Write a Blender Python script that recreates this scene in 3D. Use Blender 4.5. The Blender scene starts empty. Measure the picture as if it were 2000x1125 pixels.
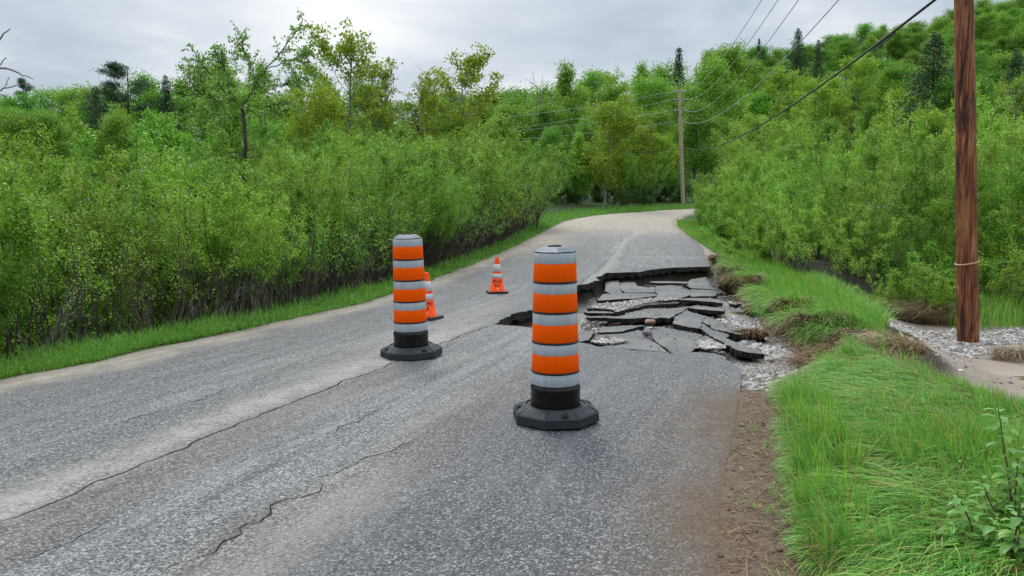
import bpy, bmesh, math, random
import numpy as np
from mathutils import Vector, Matrix, geometry

R = math.radians
SC = bpy.context.scene
COL = SC.collection

# ------------------------------------------------------------------ camera
F, CX, CY, HOR, CAMH = 1540.0, 1000.0, 562.5, 405.0, 1.48
PITCH = math.atan((CY - HOR) / F)
cd = bpy.data.cameras.new('camera')
cd.sensor_fit = 'HORIZONTAL'
cd.angle = 2 * math.atan(1000.0 / F)
cd.clip_start = 0.05
cd.clip_end = 3000
cam = bpy.data.objects.new('camera', cd)
cam.location = (0, 0, CAMH)
cam.rotation_euler = (math.pi / 2 - PITCH, 0, 0)
COL.objects.link(cam)
SC.camera = cam

# ------------------------------------------------------------------ light and sky
SUN_EL, SUN_AZ = R(48), R(-14)          # azimuth from +Y towards +X
sl = bpy.data.lights.new('sun', 'SUN')
sl.energy = 1.5
sl.angle = R(18)
sl.color = (1.0, 0.965, 0.91)
so = bpy.data.objects.new('sun', sl)
sd = Vector((math.sin(SUN_AZ) * math.cos(SUN_EL), math.cos(SUN_AZ) * math.cos(SUN_EL), math.sin(SUN_EL)))
so.rotation_euler = sd.to_track_quat('Z', 'Y').to_euler()
so.location = (0, 0, 60)
COL.objects.link(so)

SC.view_settings.view_transform = 'Standard'
SC.view_settings.look = 'None'
SC.view_settings.exposure = 0.2
SC.view_settings.gamma = 1.0
SC.cycles.max_bounces = 6
SC.cycles.diffuse_bounces = 3
SC.cycles.transmission_bounces = 3
SC.cycles.glossy_bounces = 2


class NT:
    """small node-graph helper"""
    def __init__(self, tree):
        self.t = tree
        tree.nodes.clear()

    def n(self, typ, **kw):
        nd = self.t.nodes.new(typ)
        for k, v in kw.items():
            if k == 'inp':
                for a, b in v.items():
                    s = nd.inputs[a]
                    if isinstance(b, bpy.types.NodeSocket):
                        self.t.links.new(b, s)
                    else:
                        s.default_value = b
            else:
                setattr(nd, k, v)
        return nd

    def link(self, a, b):
        self.t.links.new(a, b)

    def math(self, op, a, b=None, c=None, clamp=False):
        nd = self.n('ShaderNodeMath', operation=op, use_clamp=clamp)
        for i, v in enumerate((a, b, c)):
            if v is None:
                continue
            if isinstance(v, bpy.types.NodeSocket):
                self.link(v, nd.inputs[i])
            else:
                nd.inputs[i].default_value = v
        return nd.outputs[0]

    def mix(self, fac, a, b, blend='MIX'):
        nd = self.n('ShaderNodeMix', data_type='RGBA', blend_type=blend)
        nd.clamp_factor = True
        for idx, v in ((0, fac), (6, a), (7, b)):
            if isinstance(v, bpy.types.NodeSocket):
                self.link(v, nd.inputs[idx])
            else:
                nd.inputs[idx].default_value = (*v, 1) if isinstance(v, tuple) and len(v) == 3 else v
        return nd.outputs[2]

    def noise(self, vec, scale, detail=4, rough=0.55, dist=0.0):
        nd = self.n('ShaderNodeTexNoise', inp={'Scale': scale, 'Detail': detail, 'Roughness': rough, 'Distortion': dist})
        if vec is not None:
            self.link(vec, nd.inputs['Vector'])
        return nd.outputs['Fac']

    def voro(self, vec, scale, feature='F1', out='Distance'):
        nd = self.n('ShaderNodeTexVoronoi', feature=feature, inp={'Scale': scale})
        if vec is not None:
            self.link(vec, nd.inputs['Vector'])
        return nd.outputs[out]

    def ramp(self, fac, stops, interp='LINEAR'):
        nd = self.n('ShaderNodeValToRGB')
        cr = nd.color_ramp
        cr.interpolation = interp
        while len(cr.elements) > 1:
            cr.elements.remove(cr.elements[-1])
        for i, (p, c) in enumerate(stops):
            e = cr.elements[0] if i == 0 else cr.elements.new(p)
            e.position = p
            e.color = (*c, 1) if len(c) == 3 else c
        self.link(fac, nd.inputs[0])
        return nd.outputs[0]

    def mr(self, v, a, b, c=0.0, d=1.0):
        nd = self.n('ShaderNodeMapRange', inp={'From Min': a, 'From Max': b, 'To Min': c, 'To Max': d})
        self.link(v, nd.inputs[0])
        return nd.outputs[0]

    def scalevec(self, vec, s):
        nd = self.n('ShaderNodeMapping')
        nd.inputs['Scale'].default_value = s
        self.link(vec, nd.inputs['Vector'])
        return nd.outputs[0]

    def attr(self, name):
        return self.n('ShaderNodeAttribute', attribute_name=name).outputs['Fac']


world = bpy.data.worlds.new("World")
SC.world = world
world.use_nodes = True
w = NT(world.node_tree)
sky = w.n('ShaderNodeTexSky', sky_type='NISHITA', sun_disc=False)
sky.sun_elevation = SUN_EL
sky.sun_rotation = SUN_AZ
sky.air_density = 1.0
sky.dust_density = 3.0
bg1 = w.n('ShaderNodeBackground', inp={'Color': sky.outputs[0], 'Strength': 0.10})
dirv = w.n('ShaderNodeTexCoord').outputs['Generated']
sep = w.n('ShaderNodeSeparateXYZ', inp={0: dirv})
zc = sep.outputs['Z']
# clouds are sampled on a high flat layer, so that they crowd together towards the horizon
zden = w.math('ADD', w.math('MAXIMUM', zc, 0.0), 0.10)
cx_ = w.math('DIVIDE', sep.outputs['X'], zden)
cy_ = w.math('DIVIDE', sep.outputs['Y'], zden)
cv = w.n('ShaderNodeCombineXYZ', inp={0: cx_, 1: cy_, 2: 0.3}).outputs[0]
c1 = w.noise(cv, 0.62, 5, 0.52, 0.5)
c2 = w.noise(w.scalevec(dirv, (1.6, 1.6, 4.6)), 2.2, 5, 0.5, 0.2)
cm = w.math('ADD', w.math('MULTIPLY', c1, 0.55), w.math('MULTIPLY', c2, 0.45))
ccol = w.ramp(cm, [(0.37, (0.36, 0.43, 0.525)), (0.45, (0.465, 0.535, 0.62)), (0.52, (0.60, 0.655, 0.72)), (0.60, (0.78, 0.81, 0.84))])
# the overcast dome brightens towards the zenith; one thin place in the cloud lets the sun glow through
zen = w.math('MULTIPLY', w.mr(zc, 0.24, 0.85, 1.0, 3.2), w.mr(sep.outputs['Y'], -0.7, 0.2, 0.6, 1.0))  # unseen sky behind the camera also dimmed, added to darken the thicket's foot
gd = Vector(((640 - CX) / F, 1.0, (HOR + 5 - 30) / F)).normalized()
dotn = w.n('ShaderNodeVectorMath', operation='DOT_PRODUCT', inp={0: dirv, 1: gd})
glow = w.math('POWER', w.math('MAXIMUM', dotn.outputs['Value'], 0.0), 260.0)
glow = w.math('MULTIPLY', glow, w.mr(c2, 0.30, 0.65, 0.25, 1.0))
g2 = w.math('MULTIPLY', w.math('POWER', w.math('MAXIMUM', dotn.outputs['Value'], 0.0), 22.0), 0.10)
ccol2 = w.mix(w.math('ADD', w.math('MULTIPLY', glow, 0.45), g2, clamp=True), ccol, (1.02, 1.02, 1.0))
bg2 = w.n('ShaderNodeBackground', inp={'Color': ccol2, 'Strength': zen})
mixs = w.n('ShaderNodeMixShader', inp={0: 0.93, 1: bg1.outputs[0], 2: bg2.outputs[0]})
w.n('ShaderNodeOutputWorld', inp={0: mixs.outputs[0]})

# ------------------------------------------------------------------ points from the photograph to the ground
def zr(y):
    """height of the road surface along the view"""
    y = np.asarray(y, float)
    a = np.clip(y - 18.0, 0, 42.0)
    z = 0.00086 * a * a
    return z + 0.02 * np.clip(y - 60.0, 0, 60)

_cp, _sp = math.cos(PITCH), math.sin(PITCH)
def ray(px, row):
    u, v = (px - CX) / F, (row - CY) / F
    # camera forward (0,cp,-sp), up (0,sp,cp)
    return np.array([u, _cp - v * _sp, -_sp - v * _cp])

def P(px, row, zf=None):
    """point where the sight line meets the surface z = zf(y)"""
    d = ray(px, row)
    f = zr if zf is None else (zf if callable(zf) else (lambda y: zf))
    t0, t1 = 0.5, 0.5
    last = 1.0
    t = 0.5
    while t < 400:
        z = CAMH + d[2] * t - float(f(d[1] * t))
        if z <= 0:
            lo, hi = last, t
            for _ in range(40):
                m = (lo + hi) / 2
                if CAMH + d[2] * m - float(f(d[1] * m)) > 0: lo = m
                else: hi = m
            t = hi
            break
        last = t
        t *= 1.02
    p = d * t
    return np.array([p[0], p[1]])

def at(px, row, y):
    """point on the sight line at distance y"""
    d = ray(px, row)
    t = y / d[1]
    return np.array([d[0] * t, y, CAMH + d[2] * t])

def xat(px, y):
    return (px - CX) / F * y / _cp * 1.0

def sstep(a, b, x):
    t = np.clip((np.asarray(x, float) - a) / (b - a), 0, 1)
    return t * t * (3 - 2 * t)

def catmull(pts, n):
    pts = np.asarray(pts, float)
    p = np.vstack([2 * pts[0] - pts[1], pts, 2 * pts[-1] - pts[-2]])
    m = len(pts) - 1
    s = np.linspace(0, m, n)
    i = np.clip(s.astype(int), 0, m - 1)
    t = (s - i)[:, None]
    a, b, c, d = p[i], p[i + 1], p[i + 2], p[i + 3]
    return 0.5 * ((2 * b) + (-a + c) * t + (2 * a - 5 * b + 4 * c - d) * t ** 2 + (-a + 3 * b - 3 * c + d) * t ** 3)

# value noise on plain numpy arrays
_nr = np.random.RandomState(5)
_tab = _nr.rand(256, 256)
def vnoise(x, y, s=1.0, octv=3):
    x = np.asarray(x, float) * s; y = np.asarray(y, float) * s
    tot = 0; amp = 1; nrm = 0
    for o in range(octv):
        xi = np.floor(x).astype(int); yi = np.floor(y).astype(int)
        fx = x - xi; fy = y - yi
        fx = fx * fx * (3 - 2 * fx); fy = fy * fy * (3 - 2 * fy)
        g = lambda a, b: _tab[(a + 37 * o) % 256, (b + 91 * o) % 256]
        v = (g(xi, yi) * (1 - fx) + g(xi + 1, yi) * fx) * (1 - fy) + (g(xi, yi + 1) * (1 - fx) + g(xi + 1, yi + 1) * fx) * fy
        tot = tot + v * amp; nrm += amp; amp *= 0.5
        x = x * 2.03; y = y * 2.03
    return tot / nrm

def poly_in(poly, x, y):
    x = np.asarray(x, float); y = np.asarray(y, float)
    ins = np.zeros(x.shape, bool)
    n = len(poly)
    for i in range(n):
        x0, y0 = poly[i]; x1, y1 = poly[(i + 1) % n]
        if y0 == y1: continue
        c = ((y0 > y) != (y1 > y)) & (x < (x1 - x0) * (y - y0) / (y1 - y0) + x0)
        ins ^= c
    return ins

def seg_dist(pts, x, y, closed=False):
    x = np.asarray(x, float); y = np.asarray(y, float)
    best = np.full(x.shape, 1e9)
    n = len(pts)
    for i in range(n if closed else n - 1):
        x0, y0 = pts[i]; x1, y1 = pts[(i + 1) % n]
        dx, dy = x1 - x0, y1 - y0
        L = dx * dx + dy * dy + 1e-12
        t = np.clip(((x - x0) * dx + (y - y0) * dy) / L, 0, 1)
        best = np.minimum(best, np.hypot(x - x0 - t * dx, y - y0 - t * dy))
    return best

def poly_sd(poly, x, y):
    """distance inside the polygon is positive"""
    d = seg_dist(poly, x, y, True)
    return np.where(poly_in(poly, x, y), d, -d)

# ------------------------------------------------------------------ plan of the road
_pairs = [((-8.7, -4.0), (-0.62, -4.0)),
          ((-7.05, 0.0), (0.15, -0.3)),
          ((-5.7, 3.4), P(1400, 1125)),
          (P(0, 745), P(1438, 800)),
          (P(300, 683), P(1448, 725)),
          (P(500, 640), P(1435, 670)),
          (P(770, 577), P(1415, 590)),
          (P(900, 528), P(1400, 545)),
          (P(1000, 487), P(1385, 513)),
          (P(1060, 456), P(1370, 480)),
          (P(1085, 442), P(1345, 458)),
          (P(1122, 428), P(1320, 441)),
          (P(1182, 418.5), P(1318, 428.5)),
          (P(1262, 412.5), P(1338, 419)),
          (P(1335, 408), P(1385, 412.5))]
l_, r_ = np.array(_pairs[-1][0]), np.array(_pairs[-1][1])
_pairs += [(l_ + (7, 3.5), r_ + (6, 1.6)), (l_ + (22, 9), r_ + (21, 6)), (l_ + (60, 20), r_ + (60, 16))]
NS = 700
LE = catmull([p[0] for p in _pairs], NS)
RE = catmull([p[1] for p in _pairs], NS)
mid = (LE + RE) / 2
SL = np.concatenate([[0], np.cumsum(np.hypot(*np.diff(mid, axis=0).T))])
ROADPOLY = np.vstack([LE[::4], RE[::-1][::4]])

def road_xy(s, f):
    s = np.asarray(s, float)
    lx = np.interp(s, SL, LE[:, 0]); ly = np.interp(s, SL, LE[:, 1])
    rx = np.interp(s, SL, RE[:, 0]); ry = np.interp(s, SL, RE[:, 1])
    return lx + (rx - lx) * f, ly + (ry - ly) * f

def road_inv(p):
    D = RE - LE
    cr = D[:, 0] * (p[1] - LE[:, 1]) - D[:, 1] * (p[0] - LE[:, 0])
    for i in range(NS - 1):
        if cr[i] >= 0 >= cr[i + 1] or cr[i] <= 0 <= cr[i + 1]:
            t = cr[i] / (cr[i] - cr[i + 1] + 1e-12)
            s = SL[i] + (SL[i + 1] - SL[i]) * t
            l = LE[i] + (LE[i + 1] - LE[i]) * t; r = RE[i] + (RE[i + 1] - RE[i]) * t
            f = np.dot(p - l, r - l) / np.dot(r - l, r - l)
            if -0.6 < f < 1.6:
                return s, f
    return None

# the hole: broken rim of the road surface, traced on the photograph and laid on the road plane
HOLE_PX = [(963, 633), (985, 621), (1005, 612), (1040, 605), (1075, 590), (1105, 570), (1131, 556), (1150, 554), (1160, 549),
           (1171, 548), (1164, 541), (1176, 539), (1182, 533), (1215, 532), (1250, 531), (1262, 528), (1290, 524),
           (1320, 521.5), (1350, 520), (1387, 518), (1440, 520), (1500, 600), (1560, 700), (1480, 722), (1464, 716), (1448, 717),
           (1436, 706), (1425, 700), (1412, 690), (1395, 686), (1368, 684), (1345, 685), (1312, 687.5), (1290, 685),
           (1250, 683), (1215, 679), (1185, 676), (1165, 676), (1150, 671), (1132, 669), (1100, 660), (1060, 650), (1043, 648),
           (1041, 641), (1020, 637), (990, 635)]
HOLE = np.array([P(*q) for q in HOLE_PX])
# gravel bed scoured between the road and the bank
WASH_PX = HOLE_PX[:20] + [(1402, 508), (1418, 520), (1428, 545), (1455, 570), (1470, 580), (1478, 600), (1500, 625), (1530, 645), (1560, 660),
           (1606, 670), (1612, 684), (1590, 702), (1558, 718), (1530, 738), (1505, 752), (1470, 752), (1452, 744), (1430, 715)] + HOLE_PX[27:]
WASH = np.array([P(*q) for q in WASH_PX])

RIM = np.array([(3.9, -8), (3.9, 4.6), (3.6, 6.1), (3.75, 7.1), (4.4, 8.3), (4.9, 9.8), (5.3, 11.5), (6.2, 14.5), (8.2, 20), (11.5, 29), (15, 40)])
RIMPOLY = np.vstack([RIM, [(400, 40), (400, -8)]])

def hill_amp(px):
    return np.interp(px, [-1500, 0, 500, 900, 1100, 1350, 1600, 2000, 2800], [12, 11, 9, 6, 8, 16, 33, 45, 50])

def side_d(x, y):
    """signed distance outside the road: (left, right), negative inside"""
    ins = poly_in(ROADPOLY, x, y)
    dl = seg_dist(LE[::6], x, y); dr = seg_dist(RE[::6], x, y)
    return ins, dl, dr

def terrain(x, y):
    x = np.asarray(x, float); y = np.asarray(y, float)
    ins, dl, dr = side_d(x, y)
    left = dl < dr
    base = zr(y)
    n1 = vnoise(x, y, 0.45, 3) - 0.5
    n2 = vnoise(x + 31, y + 7, 2.2, 3) - 0.5
    far = sstep(34, 52, y)
    # left of the road: short verge, then a ditch with the thicket in it
    zl = -0.032 - 0.10 * sstep(0.2, 1.0, dl) - (0.75 * (1 - far) + 0.05) * sstep(0.8, 2.6, dl) + 0.18 * n1 * sstep(1, 3, dl) + 0.03 * n2 * sstep(0.1, 0.6, dl)
    # right of the road
    zR = -0.026 + 0.06 * sstep(0.45, 1.0, dr) * (1 - sstep(9, 12, y)) - 0.35 * sstep(1.6, 3.2, dr) * sstep(20, 30, y) * (1 - far) + 0.05 * n2 * sstep(0.1, 0.7, dr)
    rsd = poly_sd(RIMPOLY, x, y)
    drop = 0.60 * sstep(-0.45, 1.25, rsd) * (1 - 0.5 * sstep(16, 30, y))
    zR = zR - drop + 0.10 * n1 * sstep(0.5, 2, rsd)
    z = base + np.where(left, zl, zR)
    din = np.minimum(dl, dr)
    z = np.where(ins, base - 0.034 - 0.06 * sstep(0.0, 0.3, din) + 0.022 * n2 * (1 - sstep(0, 0.25, din)) - 0.12 * sstep(22, 34, y) * sstep(0.2, 1.2, din), z)
    # the washed out bed
    near = (x > -1.5) & (x < 8) & (y > 5) & (y < 24)
    if near.any():
        sd = poly_sd(WASH, x[near], y[near])
        D = np.interp(y[near], [6.0, 7.5, 9.5, 12, 16, 20], [0.05, 0.10, 0.24, 0.34, 0.46, 0.5])
        dd_ = seg_dist(HOLE[:20], x[near], y[near])
        Ds = 0.018 * np.maximum(y[near] - 8.2, 0) + 0.105 + 0.05 * sstep(2.5, 3.6, x[near] - 0.16 * (y[near] - 9))
        D = Ds + (D - Ds) * np.where(D > Ds, 1 - sstep(0.45, 1.15, dd_), 1)
        k = sstep(-0.22, 0.12, sd)
        zz = z[near]
        bed = base[near] - D + 0.05 * n1[near] + 0.03 * n2[near]
        z[near] = zz + (np.minimum(bed, zz) - zz) * k
    # wooded hills
    r = np.maximum(y, 1e-3)
    px = CX + F * x / np.maximum(r, 20)
    z = z + hill_amp(px) * sstep(58, 235, r) + 0.35 * sstep(0.8, 6, np.where(left, dl, 0)) * far
    return z

def T(x, y):
    return float(terrain(np.array([x]), np.array([y]))[0])

# ------------------------------------------------------------------ mesh building
class MB:
    def __init__(self):
        self.v = []; self.f = {3: [], 4: []}; self.m = {3: [], 4: []}; self.nv = 0; self.ng = []

    def add(self, verts, faces, mat=0):
        verts = np.asarray(verts, float).reshape(-1, 3)
        faces = np.asarray(faces, int)
        if len(faces):
            k = faces.shape[1]
            self.f[k].append(faces + self.nv)
            self.m[k].append(np.full(len(faces), mat, int))
        self.v.append(verts)
        self.nv += len(verts)

    def ngon(self, verts, mat=0):
        b = self.nv
        self.v.append(np.asarray(verts, float)); self.nv += len(verts)
        self.ng.append((list(range(b, b + len(verts))), mat))

    def mesh(self, name, mats, smooth=False):
        me = bpy.data.meshes.new(name)
        v = np.vstack(self.v) if self.v else np.zeros((0, 3))
        loops, starts, tot, mi = [], [], [], []
        pos = 0
        for k in (3, 4):
            if self.f[k]:
                fa = np.vstack(self.f[k])
                loops.append(fa.ravel())
                starts.append(pos + np.arange(len(fa)) * k)
                tot.append(np.full(len(fa), k)); mi.append(np.concatenate(self.m[k]))
                pos += fa.size
        for idx, m in self.ng:
            loops.append(np.array(idx)); starts.append(np.array([pos])); tot.append(np.array([len(idx)])); mi.append(np.array([m]))
            pos += len(idx)
        loops = np.concatenate(loops); starts = np.concatenate(starts); tot = np.concatenate(tot); mi = np.concatenate(mi)
        me.vertices.add(len(v)); me.vertices.foreach_set('co', v.ravel())
        me.loops.add(len(loops)); me.loops.foreach_set('vertex_index', loops.astype(np.int32))
        me.polygons.add(len(starts)); me.polygons.foreach_set('loop_start', starts.astype(np.int32))
        try:
            me.polygons.foreach_set('loop_total', tot.astype(np.int32))
        except Exception:
            pass
        me.polygons.foreach_set('material_index', mi.astype(np.int32))
        me.polygons.foreach_set('use_smooth', np.full(len(starts), smooth))
        for m in (mats if isinstance(mats, (list, tuple)) else [mats]):
            me.materials.append(m)
        me.update(calc_edges=True)
        me.validate()
        return me

    def build(self, name, mats, parent=None, smooth=False):
        return link(name, self.mesh(name, mats, smooth), parent)

def link(name, data, parent=None):
    o = bpy.data.objects.new(name, data)
    COL.objects.link(o)
    if parent: o.parent = parent
    return o

def tag(o, label=None, cat=None, group=None, kind=None):
    if label: o['label'] = label
    if cat: o['category'] = cat
    if group: o['group'] = group
    if kind: o['kind'] = kind
    return o

def thing(name, loc, label, cat, group=None, rz=0.0):
    o = link(name, None)
    o.location = loc
    o.rotation_euler = (0, 0, rz)
    return tag(o, label, cat, group)

def copy_tree(o, parent=None):
    c = o.copy(); COL.objects.link(c); c.parent = parent
    for ch in o.children:
        copy_tree(ch, c)
    return c

def frame_of(d):
    d = d / (np.linalg.norm(d) + 1e-12)
    a = np.array([0, 0, 1.0]) if abs(d[2]) < 0.9 else np.array([1.0, 0, 0])
    u = np.cross(d, a); u /= np.linalg.norm(u)
    return u, np.cross(d, u)

def tube(mb, pts, rad, sides=5, mat=0, caps=True):
    pts = np.asarray(pts, float)
    n = len(pts)
    rad = np.broadcast_to(np.asarray(rad, float), (n,))
    tan = np.gradient(pts, axis=0)
    u, _ = frame_of(tan[0])
    ang = np.arange(sides) * 2 * math.pi / sides
    vs = []
    for i in range(n):
        t = tan[i] / (np.linalg.norm(tan[i]) + 1e-12)
        u = u - t * np.dot(u, t); u /= np.linalg.norm(u) + 1e-12
        b = np.cross(t, u)
        vs.append(pts[i] + rad[i] * (np.cos(ang)[:, None] * u + np.sin(ang)[:, None] * b))
    vs = np.vstack(vs)
    i = np.arange(n - 1)[:, None] * sides
    j = np.arange(sides)[None, :]; k = (j + 1) % sides
    q = np.stack([i + j, i + k, i + sides + k, i + sides + j], -1).reshape(-1, 4)
    mb.add(vs, q, mat)
    if caps:
        mb.ngon(vs[:sides][::-1], mat); mb.ngon(vs[-sides:], mat)

def lathe(mb, prof, seg=48, mat=0, cap0=False, cap1=False, c=(0, 0, 0)):
    prof = np.asarray(prof, float)
    a = np.arange(seg) * 2 * math.pi / seg
    vs = np.stack([prof[:, 0][:, None] * np.cos(a) + c[0], prof[:, 0][:, None] * np.sin(a) + c[1],
                   np.repeat(prof[:, 1][:, None], seg, 1) + c[2]], -1).reshape(-1, 3)
    i = np.arange(len(prof) - 1)[:, None] * seg
    j = np.arange(seg)[None]; k = (j + 1) % seg
    mb.add(vs, np.stack([i + j, i + k, i + seg + k, i + seg + j], -1).reshape(-1, 4), mat)
    if cap0: mb.ngon(vs[:seg][::-1], mat)
    if cap1: mb.ngon(vs[-seg:], mat)

def leaf_quads(mb, pos, L, W, rng, up=0.35, mat=0, dirs=None):
    """flat pointed leaves, one quad each, turned every way with a leaning towards lying level"""
    n = len(pos)
    d = rng.normal(size=(n, 3)); d[:, 2] -= 0.25
    if dirs is not None: d = d * 0.7 + dirs
    d /= np.linalg.norm(d, axis=1)[:, None]
    nn = rng.normal(size=(n, 3)); nn[:, 2] += up * 3
    s = np.cross(d, nn); s /= np.linalg.norm(s, axis=1)[:, None] + 1e-9
    L = L * rng.uniform(0.65, 1.3, n)[:, None]; W = W * rng.uniform(0.7, 1.25, n)[:, None]
    m = pos + d * L * 0.42
    v = np.stack([pos, m + s * W * 0.5, pos + d * L, m - s * W * 0.5], 1).reshape(-1, 3)
    mb.add(v, np.arange(4 * n).reshape(-1, 4), mat)

# ------------------------------------------------------------------ materials
def new_mat(name):
    m = bpy.data.materials.new(name)
    m.use_nodes = True
    return m, NT(m.node_tree)

def finish(t, shader, disp=None):
    t.n('ShaderNodeOutputMaterial', inp={'Surface': shader})

def princ(t, col, rough=0.7, spec=0.3, bump=None, bs=0.3, bd=0.02, metal=0.0):
    p = t.n('ShaderNodeBsdfPrincipled')
    for k, v in (('Base Color', col), ('Roughness', rough), ('Specular IOR Level', spec), ('Metallic', metal)):
        if isinstance(v, bpy.types.NodeSocket): t.link(v, p.inputs[k])
        else: p.inputs[k].default_value = (*v, 1) if isinstance(v, tuple) else v
    if bump is not None:
        b = t.n('ShaderNodeBump', inp={'Strength': bs, 'Distance': bd, 'Height': bump})
        t.link(b.outputs[0], p.inputs['Normal'])
    return p.outputs[0]

def leaf_mat(name, cols, trans=0.30, hue=0.035, val=0.28, rough=0.5, spec=0.25):
    m, t = new_mat(name)
    rnd = t.n('ShaderNodeNewGeometry').outputs['Random Per Island']
    k = len(cols)
    c = t.ramp(rnd, [(i / (k - 1), cc) for i, cc in enumerate(cols)])
    orand = t.n('ShaderNodeObjectInfo').outputs['Random']
    h = t.mr(orand, 0, 1, 0.5 - hue, 0.5 + hue)
    o2 = t.math('FRACT', t.math('MULTIPLY', orand, 7.31))
    v = t.mr(o2, 0, 1, 1 - val, 1 + val)
    hs = t.n('ShaderNodeHueSaturation', inp={'Hue': h, 'Saturation': 1.0, 'Value': v, 'Color': c})
    c = hs.outputs[0]
    a = princ(t, c, rough, spec)
    tr = t.n('ShaderNodeBsdfTranslucent', inp={'Color': t.mix(0.5, c, (0.22, 0.40, 0.02), 'MIX')})
    mx = t.n('ShaderNodeMixShader', inp={0: trans, 1: a, 2: tr.outputs[0]})
    finish(t, mx.outputs[0])
    return m

def bark_mat(name, c1, c2, scale=14):
    m, t = new_mat(name)
    co = t.n('ShaderNodeTexCoord').outputs['Object']
    n = t.noise(t.scalevec(co, (1, 1, 0.25)), scale, 5, 0.6)
    c = t.ramp(n, [(0.3, c1), (0.7, c2)])
    finish(t, princ(t, c, 0.85, 0.2, n, 0.6, 0.01))
    return m

def plain_mat(name, col, rough=0.6, spec=0.4, var=0.25, scale=8, bump=0.15):
    m, t = new_mat(name)
    co = t.n('ShaderNodeTexCoord').outputs['Object']
    n = t.noise(co, scale, 5, 0.6)
    c = t.mix(n, tuple(x * (1 - var) for x in col), tuple(min(1, x * (1 + var)) for x in col))
    n2 = t.noise(co, scale * 9, 3, 0.6)
    finish(t, princ(t, c, t.mr(n, 0.2, 0.8, max(0.05, rough - 0.1), min(1, rough + 0.12)), spec, n2, bump, 0.004))
    return m

LEAF = {
    'thicket': leaf_mat('thicket_leaf', [(0.10, 0.215, 0.020), (0.20, 0.39, 0.036), (0.33, 0.56, 0.07)], hue=0.028, trans=0.38),
    'willow': leaf_mat('willow_leaf', [(0.165, 0.33, 0.035), (0.27, 0.48, 0.06), (0.41, 0.62, 0.11)], hue=0.018, trans=0.38),
    'maple': leaf_mat('hill_leaf', [(0.10, 0.24, 0.026), (0.17, 0.37, 0.04), (0.28, 0.51, 0.065)], hue=0.025, trans=0.36),
    'gold': leaf_mat('golden_leaf', [(0.18, 0.26, 0.012), (0.30, 0.385, 0.020), (0.44, 0.51, 0.045)], hue=0.008, val=0.12),
    'elm': leaf_mat('elm_leaf', [(0.10, 0.25, 0.035), (0.16, 0.34, 0.05), (0.25, 0.46, 0.09)], hue=0.01, val=0.1),
    'yellow': leaf_mat('yellow_leaf', [(0.19, 0.32, 0.025), (0.30, 0.46, 0.036), (0.42, 0.58, 0.06)], hue=0.012, val=0.15),
    'needle': leaf_mat('needle', [(0.022, 0.052, 0.024), (0.038, 0.08, 0.032), (0.06, 0.11, 0.043)], trans=0.12, hue=0.015),
    'pine': leaf_mat('pine_needle', [(0.04, 0.085, 0.045), (0.065, 0.12, 0.06), (0.095, 0.16, 0.08)], trans=0.12, hue=0.01),
    'sapling': leaf_mat('sapling_leaf', [(0.10, 0.27, 0.045), (0.15, 0.35, 0.065), (0.23, 0.43, 0.075)], hue=0.01, val=0.06, rough=0.4, spec=0.4),
    'broad': leaf_mat('broad_leaf', [(0.07, 0.18, 0.03), (0.11, 0.25, 0.045), (0.24, 0.36, 0.15)], hue=0.01, val=0.1, rough=0.4),
}
BARK = bark_mat('shrub_bark', (0.05, 0.042, 0.034), (0.15, 0.13, 0.105), 20)
BARK_D = bark_mat('dark_bark', (0.03, 0.025, 0.02), (0.10, 0.085, 0.07), 9)
BARK_G = bark_mat('grey_bark', (0.16, 0.15, 0.135), (0.34, 0.32, 0.29), 16)

# ------------------------------------------------------------------ ground
def axis(a0, a1, fine, lo, hi, grow=1.16, smax=12):
    xs = list(np.arange(lo, hi + 1e-6, fine))
    s = fine
    while xs[-1] < a1:
        s = min(s * grow, smax); xs.append(xs[-1] + s)
    s = fine; left = []
    cur = lo
    while cur > a0:
        s = min(s * grow, smax); cur -= s; left.append(cur)
    return np.array(left[::-1] + xs)

gx = axis(-420, 460, 0.085, -1.2, 8.0, 1.05)
gy = axis(-40, 620, 0.095, 2.2, 20.5, 1.022)
GX, GY = np.meshgrid(gx, gy)
gxf, gyf = GX.ravel(), GY.ravel()
gz = terrain(gxf, gyf)
nx, ny = len(gx), len(gy)
ii = (np.arange(ny - 1)[:, None] * nx + np.arange(nx - 1)[None]).ravel()
g = MB()
g.add(np.stack([gxf, gyf, gz], 1), np.stack([ii, ii + 1, ii + nx + 1, ii + nx], 1))

def put_attr(me, name, vals):
    a = me.attributes.new(name, 'FLOAT', 'POINT')
    a.data.foreach_set('value', np.asarray(vals, np.float32))

m, t = new_mat('ground_soil')
co = t.n('ShaderNodeTexCoord').outputs['Object']
nA = t.noise(co, 1.3, 6, 0.6); nB = t.noise(co, 9, 5, 0.65); nC = t.noise(co, 55, 4, 0.7)
soil = t.ramp(nB, [(0.3, (0.016, 0.012, 0.007)), (0.55, (0.04, 0.034, 0.016)), (0.75, (0.05, 0.075, 0.02))])
soil = t.mix(t.attr('moss'), soil, t.ramp(nB, [(0.3, (0.02, 0.035, 0.010)), (0.6, (0.045, 0.085, 0.02)), (0.8, (0.07, 0.12, 0.03))]))
vs_ = t.voro(co, 38, 'F1', 'Color')
vd_ = t.voro(co, 38, 'F1', 'Distance')
gr_b = t.n('ShaderNodeSeparateColor', inp={0: vs_}).outputs[0]
gravel = t.ramp(gr_b, [(0.0, (0.20, 0.185, 0.16)), (0.5, (0.38, 0.36, 0.33)), (1.0, (0.60, 0.58, 0.55))])
gravel = t.mix(t.mr(vd_, 0.30, 0.62), gravel, (0.07, 0.06, 0.05))
sandy = t.ramp(nA, [(0.35, (0.27, 0.225, 0.17)), (0.65, (0.36, 0.31, 0.245))])
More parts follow.
